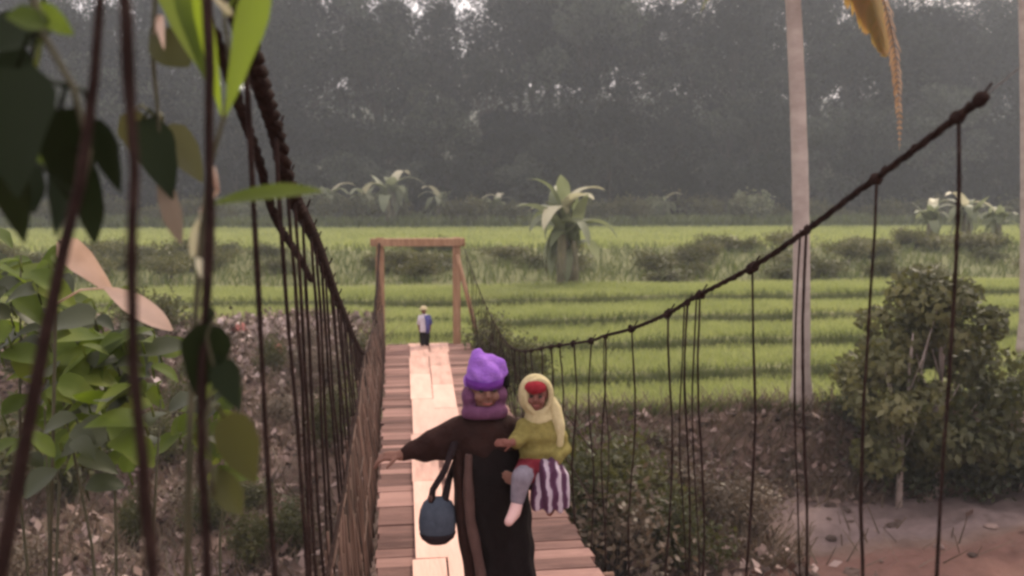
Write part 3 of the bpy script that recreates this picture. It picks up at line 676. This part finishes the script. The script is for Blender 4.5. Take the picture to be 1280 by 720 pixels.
# dark heart leaves in the upper left, on a hanging climber
def LF(y, a, b_, Wpx, shape, mt, droop=.2, up=None, lab=None):
    p0, p1 = P(*a, y), P(*b_, y+random.uniform(-.08, .08)); return (p0, p1, Wpx*y/F_PX, shape, mt, up or (random.uniform(-.5, .5), -1, random.uniform(-.1, .6)), droop, lab)
y0 = 1.25
vine_plant('dark_climber', 'dark leaved climber hanging from the top left, leaves near black', [P(-20, -180, y0), P(30, -60, y0), P(52, 40, y0), P(92, 110, y0), P(112, 190, y0), P(100, 250, y0)], .006,
    [LF(y0, (20, 85), (22, 240), 90, 'heart', 'vinedark'), LF(y0, (75, 135), (98, 262), 62, 'heart', 'vinedark'), LF(y0+.1, (118, 150), (150, 238), 40, 'heart', 'vinedark'),
     LF(y0, (-5, 120), (-30, 230), 70, 'heart', 'vinedark'), LF(y0+.2, (30, 190), (42, 262), 34, 'oval', 'vinedark'), LF(y0+.25, (60, 20), (0, 60), 60, 'oval', 'vinedark'), LF(y0+.3, (40, 70), (-10, 110), 50, 'heart', 'vinedark'), LF(y0+.2, (95, 160), (70, 290), 44, 'heart', 'vinedark'), LF(y0+.2, (108, 190), (118, 300), 30, 'oval', 'vinedark'), LF(y0+.3, (40, 150), (66, 210), 50, 'heart', 'vine'), LF(y0+.1, (5, 200), (30, 300), 40, 'heart', 'vinedark'), LF(y0, (60, 30), (10, 20), 34, 'oval', 'vine'), LF(y0+.1, (40, 5), (90, 40), 26, 'oval', 'vine')], 'stemgreen')
vine_plant('trailing_vine', 'trailing vine with olive leaves behind the near rope', [P(200, -90, 1.7), P(190, 60, 1.7), P(198, 150, 1.7), P(205, 220, 1.7)], .005,
    [LF(1.7, (178, 150), (215, 245), 50, 'heart', 'vinedark'), LF(1.8, (160, 140), (185, 210), 40, 'heart', 'shrub'), LF(1.75, (205, 160), (252, 225), 45, 'heart', 'shrub'), LF(1.7, (200, 215), (226, 300), 26, 'oval', 'drybrush'), LF(1.7, (190, 40), (235, 80), 50, 'oval', 'shrub'), LF(1.7, (200, 20), (205, 60), 14, 'blade', 'deadleaf')], 'stemgreen')
# tall weed with bright blade leaves
y0 = 1.5
stem = [P(232, 820, y0), P(236, 560, y0), P(244, 400, y0), P(252, 290, y0), P(262, 210, y0), P(280, 145, y0), P(290, 100, y0), P(280, 20, y0), P(265, -60, y0)]
vine_plant('tall_weed', 'tall weed with bright green blade leaves at the top beside the cable', stem, .006,
    [LF(y0, (326, -25), (284, 138), 38, 'blade', 'blade', -.05, (.35, -1, .1)), LF(y0, (248, -30), (276, 140), 26, 'blade', 'blade', -.05, (-.4, -1, .1)), LF(y0+.15, (206, -30), (252, 88), 40, 'blade', 'blade', .0, (.5, -1, 0)),
     LF(y0+.1, (225, -20), (262, 110), 26, 'blade', 'vine', 0), LF(y0, (268, 255), (396, 236), 34, 'oval', 'vine', .25, (0, -.7, 1)), LF(y0, (272, 240), (250, 268), 12, 'oval', 'deadleaf'), LF(y0, (290, 20), (262, -10), 9, 'blade', 'bananadry'),
     LF(y0, (250, 270), (240, 320), 14, 'oval', 'bananadry'), LF(y0, (246, 320), (256, 350), 10, 'oval', 'bananadry')], 'stemgreen', 'weed')
# rope-twined climber with dark leaf on the second hanger
y0 = 1.34
vine_plant('hanger_climber', 'thin climber twined on the rope, carrying two dark leaves mid height', [P(266, 620, y0), P(258, 520, y0), P(270, 470, y0), P(258, 420, y0), P(268, 395, y0)], .003,
    [LF(y0, (262, 405), (246, 492), 58, 'heart', 'vinedark', .1, (.4, -1, .2)), LF(y0, (276, 452), (300, 512), 40, 'heart', 'vinedark', .1, (-.3, -1, .3)), LF(y0+.05, (280, 520), (318, 600), 56, 'heart', 'shrub', .2), LF(y0+.05, (270, 585), (300, 640), 40, 'oval', 'shrub', .2)], 'stemgreen')
# leaning brown stem at far left (from lower left to the top)
y0 = 1.18
vine_plant('leaning_stem', 'dark leaning woody stem crossing the left side from bottom to top', [P(-12, 800, y0), P(0, 720, y0), P(30, 560, y0), P(55, 430, y0), P(80, 310, y0), P(100, 230, y0), P(118, 100, y0), P(125, 0, y0), P(128, -80, y0)], .0105, [], 'rope', 'stem')
# big-leaved bushes below
def leafy(name, label, cx, cy, y, sx, sy, n_, size, seed, mt, n_stem=2):
    random.seed(seed); foot = P(cx, cy, y); foot.z = float(terr(foot.x, y))-.05; root = empty(name, foot); tag(root, label, 'leafy plant', 'big-leaved plants on the near left bank')
    stems = MB(); mbs = []
    for k in range(n_stem):
        tp = P(cx+random.uniform(-sx, sx), cy-sy*random.uniform(.3, 1), y+random.uniform(-.3, .3)); mid = foot.lerp(tp, .55)+Vector((random.uniform(-.1, .1), 0, .1))
        pts = [foot, mid, tp]; stems.tube([foot, foot.lerp(mid, .5)+Vector((0, 0, .05)), mid, mid.lerp(tp, .5), tp], [.008, .007, .006, .005, .003], 6)
    obj('stem', stems, M['stemgreen'], root)
    for k in range(n_):
        a = P(cx+random.gauss(0, .5)*sx, cy+random.gauss(0, .55)*sy, y+random.uniform(-.45, .45)); L = size*random.uniform(.55, 1.2); an = random.uniform(-.5, 3.64)
        d = Vector((math.cos(an)*.8, random.uniform(-.7, .3), -.25+.5*math.sin(an)))
        mb = MB().leaf(a, d, (random.uniform(-.6, .6), -.55+random.uniform(-.5, .3), 1), L, L*random.uniform(.55, .8), random.uniform(.3, 1.3), random.choice(('heart', 'oval')), 7, .22)
        q = min((foot.lerp(a, .75), a+Vector((0, .03, -.05))), key=lambda v_: (v_-a).length); mb.tube([q, a], .004, 4)
        obj('leaf', mb, M[mt] if random.random() < .72 else M['shrubdark'], root)
    return root
leafy('broadleaf_plant', 'big-leaved green plant filling the left edge beside the leaning stem', 30, 375, 3.9, 60, 75, 70, .17, 101, 'vine')
leafy('broadleaf_plant', 'big-leaved green plant below the pale dry leaf, sunlit on top', 120, 450, 3.6, 85, 62, 85, .17, 102, 'vine')
leafy('broadleaf_plant', 'big-leaved plant with dark drooping leaves just left of the thick near rope', 110, 530, 3.3, 95, 50, 50, .16, 103, 'vine')
leafy('broadleaf_plant', 'smaller big-leaved plant between the two near ropes', 262, 535, 4.2, 45, 60, 45, .14, 104, 'vine')
random.seed(105)
y0 = 3.0
vine_plant('dry_leaf_stalk', 'stalk bearing a long pale pink dry leaf above the green plants', [P(60, 800, 3.1), P(66, 560, 3.1), P(70, 380, 3.05), P(74, 300, 3.0)], .007,
    [LF(y0, (74, 300), (142, 366), 34, 'blade', 'deadleaf', .1, (-.5, -1, .8), 'upper half of the pale dry leaf'), LF(y0, (132, 360), (212, 410), 30, 'oval', 'deadleaf', .1, (-.3, -.8, 1), 'lower half of the pale dry leaf')], 'stemgreen', 'stalk')

# ------------------------------------------------------------------ people
def cloth(name, cols, scale=14, bump=.4, rough=.9): return mat_noise(name, cols, scale, rough=rough, bump=bump, bscale=scale*6, spec=.06)
M['skin'] = cloth('skin', [(.16, .08, .06), (.21, .11, .085)], 12, .1, .55)
M['skinchild'] = cloth('skin_child', [(.15, .06, .05), (.2, .09, .07)], 12, .1, .55)
M['skinfoot'] = cloth('skin_foot', [(.5, .3, .28), (.58, .38, .36)], 12, .1, .55)
M['robe'] = cloth('robe', [(.006, .004, .004), (.011, .0075, .0075)], 9)
M['shawl'] = cloth('shawl', [(.016, .0075, .0065), (.034, .016, .0135)], 9)
M['trim'] = cloth('trim', [(.06, .034, .03), (.11, .066, .058)], 8)
M['purple'] = cloth('purple_knit', [(.24, .09, .46), (.38, .18, .6)], 18, .8)
M['purpledk'] = cloth('purple_band', [(.16, .035, .3), (.22, .06, .38)], 60, .8)
M['mauve'] = cloth('mauve_scarf', [(.09, .035, .075), (.16, .065, .13)], 20)
M['yellow'] = cloth('yellow_knit', [(.46, .38, .2), (.6, .52, .31)], 40, .6)
M['olive'] = cloth('olive_knit', [(.14, .115, .035), (.28, .24, .08)], 25, .6)
M['redknit'] = cloth('red_knit', [(.2, .015, .022), (.32, .03, .042)], 40, .5)
M['maroon'] = cloth('maroon', [(.12, .015, .025), (.2, .03, .04)], 30)
M['legging'] = cloth('grey_legging', [(.15, .13, .16), (.25, .22, .26)], 30)
M['bag'] = cloth('blue_grey_bag', [(.04, .05, .07), (.08, .095, .125)], 20, .3, .6)
M['bagdark'] = cloth('dark_strap', [(.015, .01, .012), (.03, .02, .022)], 20)
M['eye'] = mat_noise('eye', [(.01, .008, .007), (.015, .012, .01)], 10, .25, 0)
M['lip'] = cloth('lip', [(.22, .07, .06), (.26, .09, .08)], 10, 0)
M['hair'] = cloth('hair', [(.008, .006, .006), (.015, .011, .01)], 60)
m, n, o_ = newmat('striped_cloth'); b = N(n, 'ShaderNodeBsdfPrincipled'); b.inputs['Roughness'].default_value = .9
tc = N(n, 'ShaderNodeTexCoord'); wv_ = N(n, 'ShaderNodeTexWave'); wv_.inputs['Scale'].default_value = 6.2; wv_.inputs['Distortion'].default_value = 2.6; wv_.inputs['Detail Scale'].default_value = 2.5
r = ramp(n, [(.06, .015, .045), (.11, .04, .1), (.38, .31, .36)], [.35, .52, .75]); n.links.new(tc.outputs['Object'], wv_.inputs[0]); n.links.new(wv_.outputs['Fac'], r.inputs[0]); n.links.new(r.outputs[0], b.inputs['Base Color']); n.links.new(b.outputs[0], o_.inputs[0]); M['striped'] = m

def fuse(name, mb, voxel, mat, parent, smooth_it=6, folds=None):
    """melt overlapping shapes into one continuous skin"""
    V = mb.arr()-np.array(WO[parent.name]); me = bpy.data.meshes.new(name); me.from_pydata(V.tolist(), [], mb.f)
    o = bpy.data.objects.new(name, me); COL.objects.link(o)
    md = o.modifiers.new('r', 'REMESH'); md.mode = 'VOXEL'; md.voxel_size = voxel
    if smooth_it: s_ = o.modifiers.new('s', 'SMOOTH'); s_.iterations = smooth_it; s_.factor = .5
    dg = bpy.context.evaluated_depsgraph_get(); me2 = bpy.data.meshes.new_from_object(o.evaluated_get(dg)); me2.name = name
    bpy.data.objects.remove(o); bpy.data.meshes.remove(me)
    if folds is not None:
        co = np.empty(len(me2.vertices)*3, np.float32); me2.vertices.foreach_get('co', co); co = co.reshape(-1, 3)
        no = np.empty(len(me2.vertices)*3, np.float32); me2.vertices.foreach_get('normal', no); no = no.reshape(-1, 3)
        co += no*folds(co)[:, None]; me2.vertices.foreach_set('co', co.reshape(-1)); me2.update()
    return obj(name, me2, mat, parent)
def hand(mb, wrist, d, nrm, s=1.0, curl=1.0, thumb=1):
    """palm, four unequal curled fingers and a thumb leaving the side of the palm; nrm = back of the hand"""
    w_ = Vector(wrist); d = Vector(d).normalized(); nrm = Vector(nrm); nrm = (nrm-d*nrm.dot(d)).normalized(); sd_ = d.cross(nrm)*thumb
    k0 = w_+d*.085*s
    mb.tube([w_-d*.02*s, w_+d*.02*s, w_+d*.055*s, k0], [(.022*s, .022*s), (.03*s, .017*s), (.038*s, .016*s), (.036*s, .013*s)] if abs(sd_.x) > .6 else [.022*s, .024*s, .027*s, .024*s], 10)
    for off in (-.027, -.009, .009, .027): mb.tube([w_+d*.03*s+sd_*off*s*.7, k0+sd_*off*s], .0125*s, 8)
    for off, L in zip((.028, .0095, -.009, -.027), (.068, .078, .072, .056)):
        p = k0+sd_*off*s; dd = d.copy(); pts = [p-d*.02*s, p]
        for seg_ in (.45, .32, .23):
            dd = (dd-nrm*curl*.62).normalized(); p = p+dd*L*seg_*s*1.05; pts.append(p)
        mb.capsule_chain(pts, [.0092*s, .009*s, .0085*s, .008*s, .0072*s], 8)
    p = w_+d*.028*s+sd_*.028*s; dd = (d*.6+sd_*.8-nrm*.3).normalized(); pts = [w_+d*.015*s+sd_*.01*s, p, p+dd*.034*s]; dd = (dd-nrm*curl*.4+d*.4).normalized(); pts.append(pts[-1]+dd*.03*s)
    mb.capsule_chain(pts, [.013*s, .0125*s, .0105*s, .0085*s], 8)
def head(mb, c, s, fdir):
    """skull, jaw, nose, brow, ears in one form; fdir = facing direction (horizontal unit vector)"""
    c = Vector(c); f = Vector(fdir).normalized(); sd_ = Vector((0, 0, 1)).cross(f); up = Vector((0, 0, 1))
    mb.ball(c+up*.018*s-f*.008*s, (.075*s, .088*s, .092*s), 18, 12); mb.ball(c-up*.045*s+f*.016*s, (.056*s, .062*s, .062*s), 16, 10); mb.ball(c-up*.088*s+f*.042*s, (.024*s, .022*s, .02*s))
    mb.tube([c+f*.074*s+up*.012*s, c+f*.094*s-up*.022*s, c+f*.082*s-up*.032*s], [.009*s, .0145*s, .012*s], 8)
    for sg in (-1, 1):
        mb.ball(c+sd_*.075*s*sg-up*.01*s-f*.01*s, (.012*s, .02*s, .03*s)); mb.ball(c+f*.058*s+sd_*.036*s*sg-up*.03*s, .026*s)
        mb.ball(c+f*.072*s+sd_*.03*s*sg+up*.022*s, (.022*s, .012*s, .009*s))
def face(root, c, s, fdir):
    c = Vector(c); f = Vector(fdir).normalized(); sd_ = Vector((0, 0, 1)).cross(f); up = Vector((0, 0, 1))
    for sg in (-1, 1): obj('eye', MB().ball(c+f*.079*s+sd_*.031*s*sg+up*.004*s, (.013*s, .008*s, .008*s)), M['eye'], root)
    obj('mouth', MB().tube([c+f*.079*s-sd_*.024*s-up*.058*s, c+f*.087*s-up*.06*s, c+f*.079*s+sd_*.024*s-up*.058*s], [.003*s, .007*s, .003*s], 7), M['lip'], root)
    for sg in (-1, 1): obj('eyebrow', MB().tube([c+f*.082*s+sd_*.016*s*sg+up*.024*s, c+f*.083*s+sd_*.032*s*sg+up*.028*s, c+f*.074*s+sd_*.048*s*sg+up*.022*s], .0035*s, 6), M['hair'], root)

YW = 4.26
def W(px, py, dy=0): return P(px, py, YW+dy)
foot = W(616, 842); foot.z = dz(YW)
woman = empty('person', foot); tag(woman, 'woman in long dark robe and purple cap carrying a child across the bridge', 'person')
hd = W(606, 484, -.04); fd = Vector((.08, -1, -.08))
body = MB(); head(body, hd, 1.0, fd)
body.tube([hd+Vector((0, .01, -.06)), W(609, 528)], [.052, .06], 12)
body.tube([W(610, 522), W(612, 545), W(615, 590), W(617, 630), W(617, 668)], [(.07, .06), (.16, .1), (.13, .1), (.14, .11), (.15, .12)], 16)
sR, eR, wR = W(577, 536, .0), W(541, 553, -.02), W(501, 569, -.02)
body.capsule_chain([sR, eR, wR], [.05, .04, .028])
hand(body, wR, Vector((-1, .05, -.05)), Vector((.05, -.25, 1)), .95, 1.0, -1)
sL, eL, wL = W(647, 540, .0), W(668, 596, -.02), W(666, 600, -.2)
body.capsule_chain([sL, eL, wL], [.05, .04, .028]); hand(body, wL, Vector((-.95, -.25, .12)), Vector((-.2, -1, -.25)), .95, .55, 1)
for a, b_, c in ((W(601, 655), W(602, 745, -.03), W(601, 826, .05)), (W(633, 655), W(637, 742, -.05), W(640, 824, -.04))):
    c.z = max(c.z, foot.z+.08); body.capsule_chain([a, b_, c], [.085, .06, .036]); t_ = Vector((c.x, c.y-.12, foot.z+.032)); h_ = Vector((c.x, c.y+.03, foot.z+.035))
    body.capsule_chain([h_, c], [.032, .036]); body.capsule_chain([h_, (h_+t_)/2+Vector((0, 0, .01)), t_], [.032, .036, .028])
fuse('body', body, .0055, M['skin'], woman, 4); face(woman, hd, 1.0, fd)
def rfold(co):
    z = co[:, 2]; k = np.clip((1.05-z)/1.0, 0, 1); an = np.arctan2(co[:, 1], co[:, 0]); return k*.013*np.sin(an*11+z*3)+.004*np.sin(z*38+an*5)
dress = MB()
dress.tube([W(609, 526), W(611, 540), W(614, 575, -.01), W(619, 625, -.01), W(625, 680), W(629, 740), W(631, 812)], [(.065, .06), (.15, .105), (.165, .145), (.172, .16), (.165, .165), (.165, .175), (.19, .2)], 24)
fuse('dress', dress, .012, M['robe'], woman, 4, rfold)
sh_ = MB()
sh_.tube([W(607, 519, .0), W(608, 530), W(610, 548), W(611, 566, .02), W(612, 585, .04)], [(.085, .075), (.15, .115), (.185, .14), (.18, .13), (.165, .115)], 22)
sh_.capsule_chain([W(578, 540), eR, W(504, 568, -.02)], [.088, .066, .036]); sh_.tube([W(584, 560), W(556, 566, -.02), W(518, 569, -.02)], [(.07, .05), (.055, .04), (.03, .03)], 12)
sh_.capsule_chain([W(648, 543), W(670, 598, -.02), W(667, 600, -.18)], [.082, .065, .048])
fuse('shawl', sh_, .011, M['shawl'], woman, 5, lambda c: .004*np.sin(c[:, 2]*45+c[:, 0]*38)+.003*np.sin(c[:, 0]*70-c[:, 2]*25))
ct = MB(); ct.tube([W(573, 560, -.03), W(574, 600, -.06), W(577, 650, -.07), W(586, 700, -.07), W(597, 760, -.07), W(606, 815, -.07)], [(.03, .05), (.03, .06), (.032, .06), (.034, .06), (.036, .06), (.036, .06)], 12)
fuse('coat_front', ct, .008, M['shawl'], woman, 4, lambda c: .002*np.sin(c[:, 2]*34))
cl_ = MB(); cl_.tube([W(586, 568, -.11), W(585, 600, -.12), W(588, 650, -.13), W(598, 700, -.13), W(609, 760, -.13), W(616, 812, -.13)], [(.018, .03), (.026, .03), (.028, .03), (.028, .03), (.028, .03), (.028, .03)], 12)
fuse('coat_lining', cl_, .007, M['trim'], woman, 4, lambda c: .0015*np.sin(c[:, 2]*30+1))
cap = MB(); cap.ball(hd+Vector((0, .02, .055)), (.092, .102, .092), 20, 12); cap.ball(hd+Vector((-.012, .02, .125)), (.07, .07, .045)); cap.ball(hd+Vector((-.03, .02, .163)), (.03, .03, .032)); cap.tube([hd+Vector((.02, .02, .12)), hd+Vector((.07, .02, .1)), hd+Vector((.098, .025, .05))], [.045, .04, .03], 10); cap.tube([hd+Vector((.078, .04, .06)), hd+Vector((.082, .045, -.02)), hd+Vector((.07, .05, -.1))], [.028, .028, .028], 10); cap.tube([hd+Vector((-.072, .04, .05)), hd+Vector((-.078, .045, -.03)), hd+Vector((-.066, .05, -.1))], [.026, .024, .024], 10)
fuse('cap', cap, .008, M['purple'], woman, 5, lambda c: .004*np.sin(c[:, 2]*70+c[:, 0]*60)+.002*np.sin(c[:, 0]*120+c[:, 2]*30))
cb = MB(); cb.tube([hd+Vector((0, .01, .012)), hd+Vector((0, .005, .05))], [(.09, .099), (.095, .105)], 24); obj('cap_band', cb, M['purpledk'], woman)
sc_ = MB()
for k in range(15):
    a = math.pi*(k/14)*1.3-.15*math.pi; sc_.ball(hd+Vector((math.cos(a)*.088, .015+.01*math.sin(k), -.045-.06*max(0, -math.sin(a-math.pi*.0)*0+math.sin(math.pi*k/14))*0)), (.028, .06, .05), 8, 6)
for k in range(20):
    a = 2*math.pi*k/20; sc_.ball(hd+Vector((math.cos(a)*.085, .01+math.sin(a)*.075, -.125-.012*math.sin(a))), (.035, .03, .036), 8, 6)
for k in range(14):
    a = math.pi*k/13; sc_.ball(hd+Vector((math.cos(a)*.085, .03+math.sin(a)*.07, -.06)), (.025, .03, .07), 8, 6)
fuse('scarf', sc_, .009, M['mauve'], woman, 4)
obj('hair_bun', MB().ball(hd+Vector((.105, .03, .03)), (.024, .03, .05), 12, 8, .05), M['hair'], woman)

# child on her hip
YC = YW-.13
def K(px, py, dy=0): return P(px, py, YC+dy)
kid = empty('person', K(672, 600)); tag(kid, 'small child in yellow hood and red face cloth carried on the woman\'s hip', 'person')
kh = K(671, 492, -.02); kf = Vector((-.25, -1, -.1)); ks = .70
cb_ = MB(); head(cb_, kh, ks, kf); cb_.tube([kh+Vector((0, 0, -.05)), K(674, 522)], [.036, .042], 10)
cb_.tube([K(674, 518), K(675, 535), K(674, 565), K(672, 588)], [(.04, .035), (.085, .065), (.08, .068), (.085, .075)], 14)
cb_.capsule_chain([K(656, 534), K(646, 552, -.08), K(640, 553, -.11)], [.034, .028, .019]); hand(cb_, K(641, 553.5, -.11), Vector((-1, -.2, .1)), Vector((-.2, -1, .3)), .55, .5, -1)
cb_.capsule_chain([K(694, 536), K(703, 560, -.03), K(695, 578, -.1)], [.034, .028, .019]); hand(cb_, K(695, 577, -.1), Vector((-.5, -.4, -1)), Vector((.2, -1, .3)), .55, .6, 1)
cb_.capsule_chain([K(661, 586), K(652, 596, -.17), K(646, 628, -.17)], [.05, .04, .026]); cb_.capsule_chain([K(646, 628, -.17), K(643, 640, -.2), K(636, 652, -.24)], [.025, .024, .017])
cb_.capsule_chain([K(684, 588), K(688, 600, -.1), K(688, 628, -.1)], [.05, .04, .026]); cb_.capsule_chain([K(688, 628, -.1), K(688, 636, -.11), K(687, 641, -.16)], [.025, .024, .017])
fuse('body', cb_, .0048, M['skinchild'], kid, 3); face(kid, kh, ks, kf)
hb = MB(); 
for k in range(26):
    a = 2*math.pi*k/26
    for rr2, yo, rad in ((.06, -.026, .016), (.066, .0, .02), (.06, .03, .024)): hb.ball(kh+Vector((math.cos(a)*rr2-yo*.2, yo, math.sin(a)*(rr2+.018)-.008)), rad, 8, 6)
hb.ball(kh+Vector((.01, .05, .01)), (.062, .045, .078)); hb.tube([kh+Vector((.01, .02, -.07)), kh+Vector((.02, .03, -.125))], [.06, .08], 14)
fuse('hood', hb, .007, M['yellow'], kid, 4)
obj('cap_front', MB().ball(kh+Vector((-.01, -.024, .036)), (.054, .05, .036), 16, 9), M['redknit'], kid)

sw = MB(); sw.tube([K(674, 521), K(675, 534), K(675, 560), K(673, 580)], [(.06, .05), (.1, .08), (.1, .085), (.098, .085)], 16)
sw.capsule_chain([K(656, 535), K(646, 552, -.07), K(642, 553, -.09)], [.048, .04, .03]); sw.capsule_chain([K(694, 537), K(704, 561, -.03), K(697, 574, -.09)], [.048, .04, .03])
fuse('sweater', sw, .008, M['olive'], kid, 4, lambda c: .004*np.sin(c[:, 2]*90))
ys_ = MB().tube([K(686, 498, .03), K(691, 512, .01), K(697, 532, -.01), K(698, 556, -.02), K(694, 568, -.02)], [(.03, .05), (.045, .055), (.036, .06), (.026, .05), (.012, .03)], 12)
fuse('hood_drape', ys_, .008, M['yellow'], kid, 4)
sr = MB(); sr.tube([K(673, 574), K(672, 592, -.02)], [(.098, .09), (.1, .1)], 16); sr.capsule_chain([K(661, 587), K(655, 594, -.12)], [.066, .056]); fuse('shorts', sr, .008, M['maroon'], kid, 4)
lg = MB().capsule_chain([K(661, 587, -.03), K(652, 597, -.17), K(647, 624, -.17)], [.056, .05, .035]); fuse('legging', lg, .007, M['legging'], kid, 4)
ft = MB().capsule_chain([K(646, 630, -.172), K(643, 641, -.2), K(636, 652, -.245)], [.029, .03, .022]); fuse('sock', ft, .006, M['skinfoot'], kid, 3)
sk = MB(); sk.tube([K(686, 580, -.04), K(688, 596, -.1), K(688, 615, -.12), K(687, 634, -.12)], [(.06, .06), (.08, .085), (.085, .08), (.09, .075)], 22)
fuse('striped_skirt', sk, .007, M['striped'], kid, 3, lambda c: .01*np.sin(c[:, 0]*110+c[:, 2]*8))

# round bag hanging from her arm
bc = W(547, 647, -.08); bag = empty('handbag', bc); tag(bag, 'round blue grey bag hanging by dark handles from the woman\'s outstretched arm', 'bag')
mb = MB(); V = []; seg = 26; prof = [(0, -.142), (.04, -.138), (.072, -.115), (.088, -.07), (.092, -.015), (.085, .045), (.07, .09), (.045, .115), (.012, .122), (0, .122)]
for r__, z__ in prof:
    for k in range(seg):
        a = 2*math.pi*k/seg; q_ = 1+.03*math.sin(a*7+z__*20); V.append(bc+Vector((r__*math.cos(a)*q_, r__*.62*math.sin(a)*q_, z__*.86)))
mb.add(V, [(i*seg+k, i*seg+(k+1) % seg, (i+1)*seg+(k+1) % seg, (i+1)*seg+k) for i in range(len(prof)-1) for k in range(seg)]); obj('pouch', mb, M['bag'], bag)
obj('base_panel', MB().tube([bc+Vector((0, 0, -.126)), bc+Vector((0, 0, -.101)), bc+Vector((0, 0, -.075))], [(.05, .035), (.08, .052), (.0905, .058)], 24), M['bagdark'], bag)
for dyy in (-.02, .03):
    pts = [bc+Vector((-.03, dyy, .085)), W(541, 612, -.08+dyy), W(556, 588, -.06+dyy), W(566, 560, -.09+dyy), W(570, 548, -.03+dyy), W(574, 566, .06), W(562, 596, .02), bc+Vector((.035, dyy, .085))]
    obj('handle', MB().tube(pts, .0165, 7), M['bagdark'], bag)
obj('clasp', MB().ball(bc+Vector((-.035, -.03, .108)), (.014, .012, .02), 10, 7), M['trim'], bag)

# far child by the portal
YF = YE-.5
def G(px, py, dy=0): return P(px, py, YF+dy)
gf = G(531, 430); gf.z = dz(YF); gx = gf.x
far = empty('person', gf); tag(far, 'tiny figure in white and blue top standing at the far end of the walkway', 'person')
s_ = .9/1.1*.62
def B(x, y, z): return Vector((gx+x*.9, YF+y*.9, gf.z+z*.9))
fh = B(-.02, 0, .9); fm = MB(); head(fm, fh, .74, (0, -1, 0)); fm.tube([B(-.02, 0, .84), B(0, 0, .76)], [.035, .04], 10)
fm.tube([B(0, 0, .78), B(0, 0, .7), B(0, 0, .55), B(0, 0, .42)], [(.04, .035), (.1, .065), (.085, .065), (.09, .07)], 14)
for sg in (-1, 1):
    fm.capsule_chain([B(.1*sg, 0, .72), B(.14*sg, .0, .56), B(.13*sg, -.04, .44)], [.034, .027, .019]); hand(fm, B(.13*sg, -.04, .44), (0, -.15, -1), (sg, 0, 0), .52, .4, sg)
    fm.capsule_chain([B(.05*sg, 0, .44), B(.055*sg, -.01, .24), B(.055*sg, .01, .05)], [.055, .04, .025]); fm.capsule_chain([B(.055*sg, .02, .025), B(.06*sg, -.09, .02)], [.024, .02])
fuse('body', fm, .007, M['skinchild'], far, 3); face(far, fh, .74, (0, -1, 0))
tp = MB(); tp.tube([B(0, 0, .8), B(0, 0, .72), B(0, 0, .56), B(0, 0, .38)], [(.05, .045), (.118, .085), (.108, .088), (.122, .1)], 16)
M['white'] = cloth('white_cloth', [(.5, .45, .5), (.62, .56, .6)], 20); M['blue'] = cloth('blue_cloth', [(.06, .06, .2), (.1, .1, .28)], 20); M['straw'] = cloth('straw', [(.5, .42, .25), (.62, .53, .34)], 40)
fuse('shirt', tp, .009, M['white'], far, 3)
obj('scarf', MB().tube([B(.03, -.09, .78), B(.06, -.115, .66), B(.07, -.12, .5), B(.06, -.115, .36)], [(.04, .02), (.045, .025), (.045, .025), (.04, .02)], 10), M['blue'], far)
for sg in (-1, 1): obj('sleeve', MB().capsule_chain([B(.1*sg, 0, .73), B(.142*sg, 0, .58)], [.05, .042]), M['white'] if sg < 0 else M['blue'], far)
tr = MB()
for sg in (-1, 1): tr.capsule_chain([B(.05*sg, 0, .42), B(.058*sg, -.01, .24), B(.058*sg, 0, .07)], [.075, .062, .05])
fuse('trousers', tr, .009, M['maroon'] if False else M['robe'], far, 3)
ht = MB().ball(fh+Vector((0, .01, .035)), (.075, .08, .06), 14, 8); ht.tube([fh+Vector((0, 0, .02)), fh+Vector((0, 0, .028))], [.098, .085], 18); obj('hat', ht, M['straw'], far)

# ------------------------------------------------------------------ haze box last
o = obj('haze', hz_b, HAZE_MAT, smooth=False); tag(o, 'thin pale evening haze over the valley', 'haze', kind='stuff')
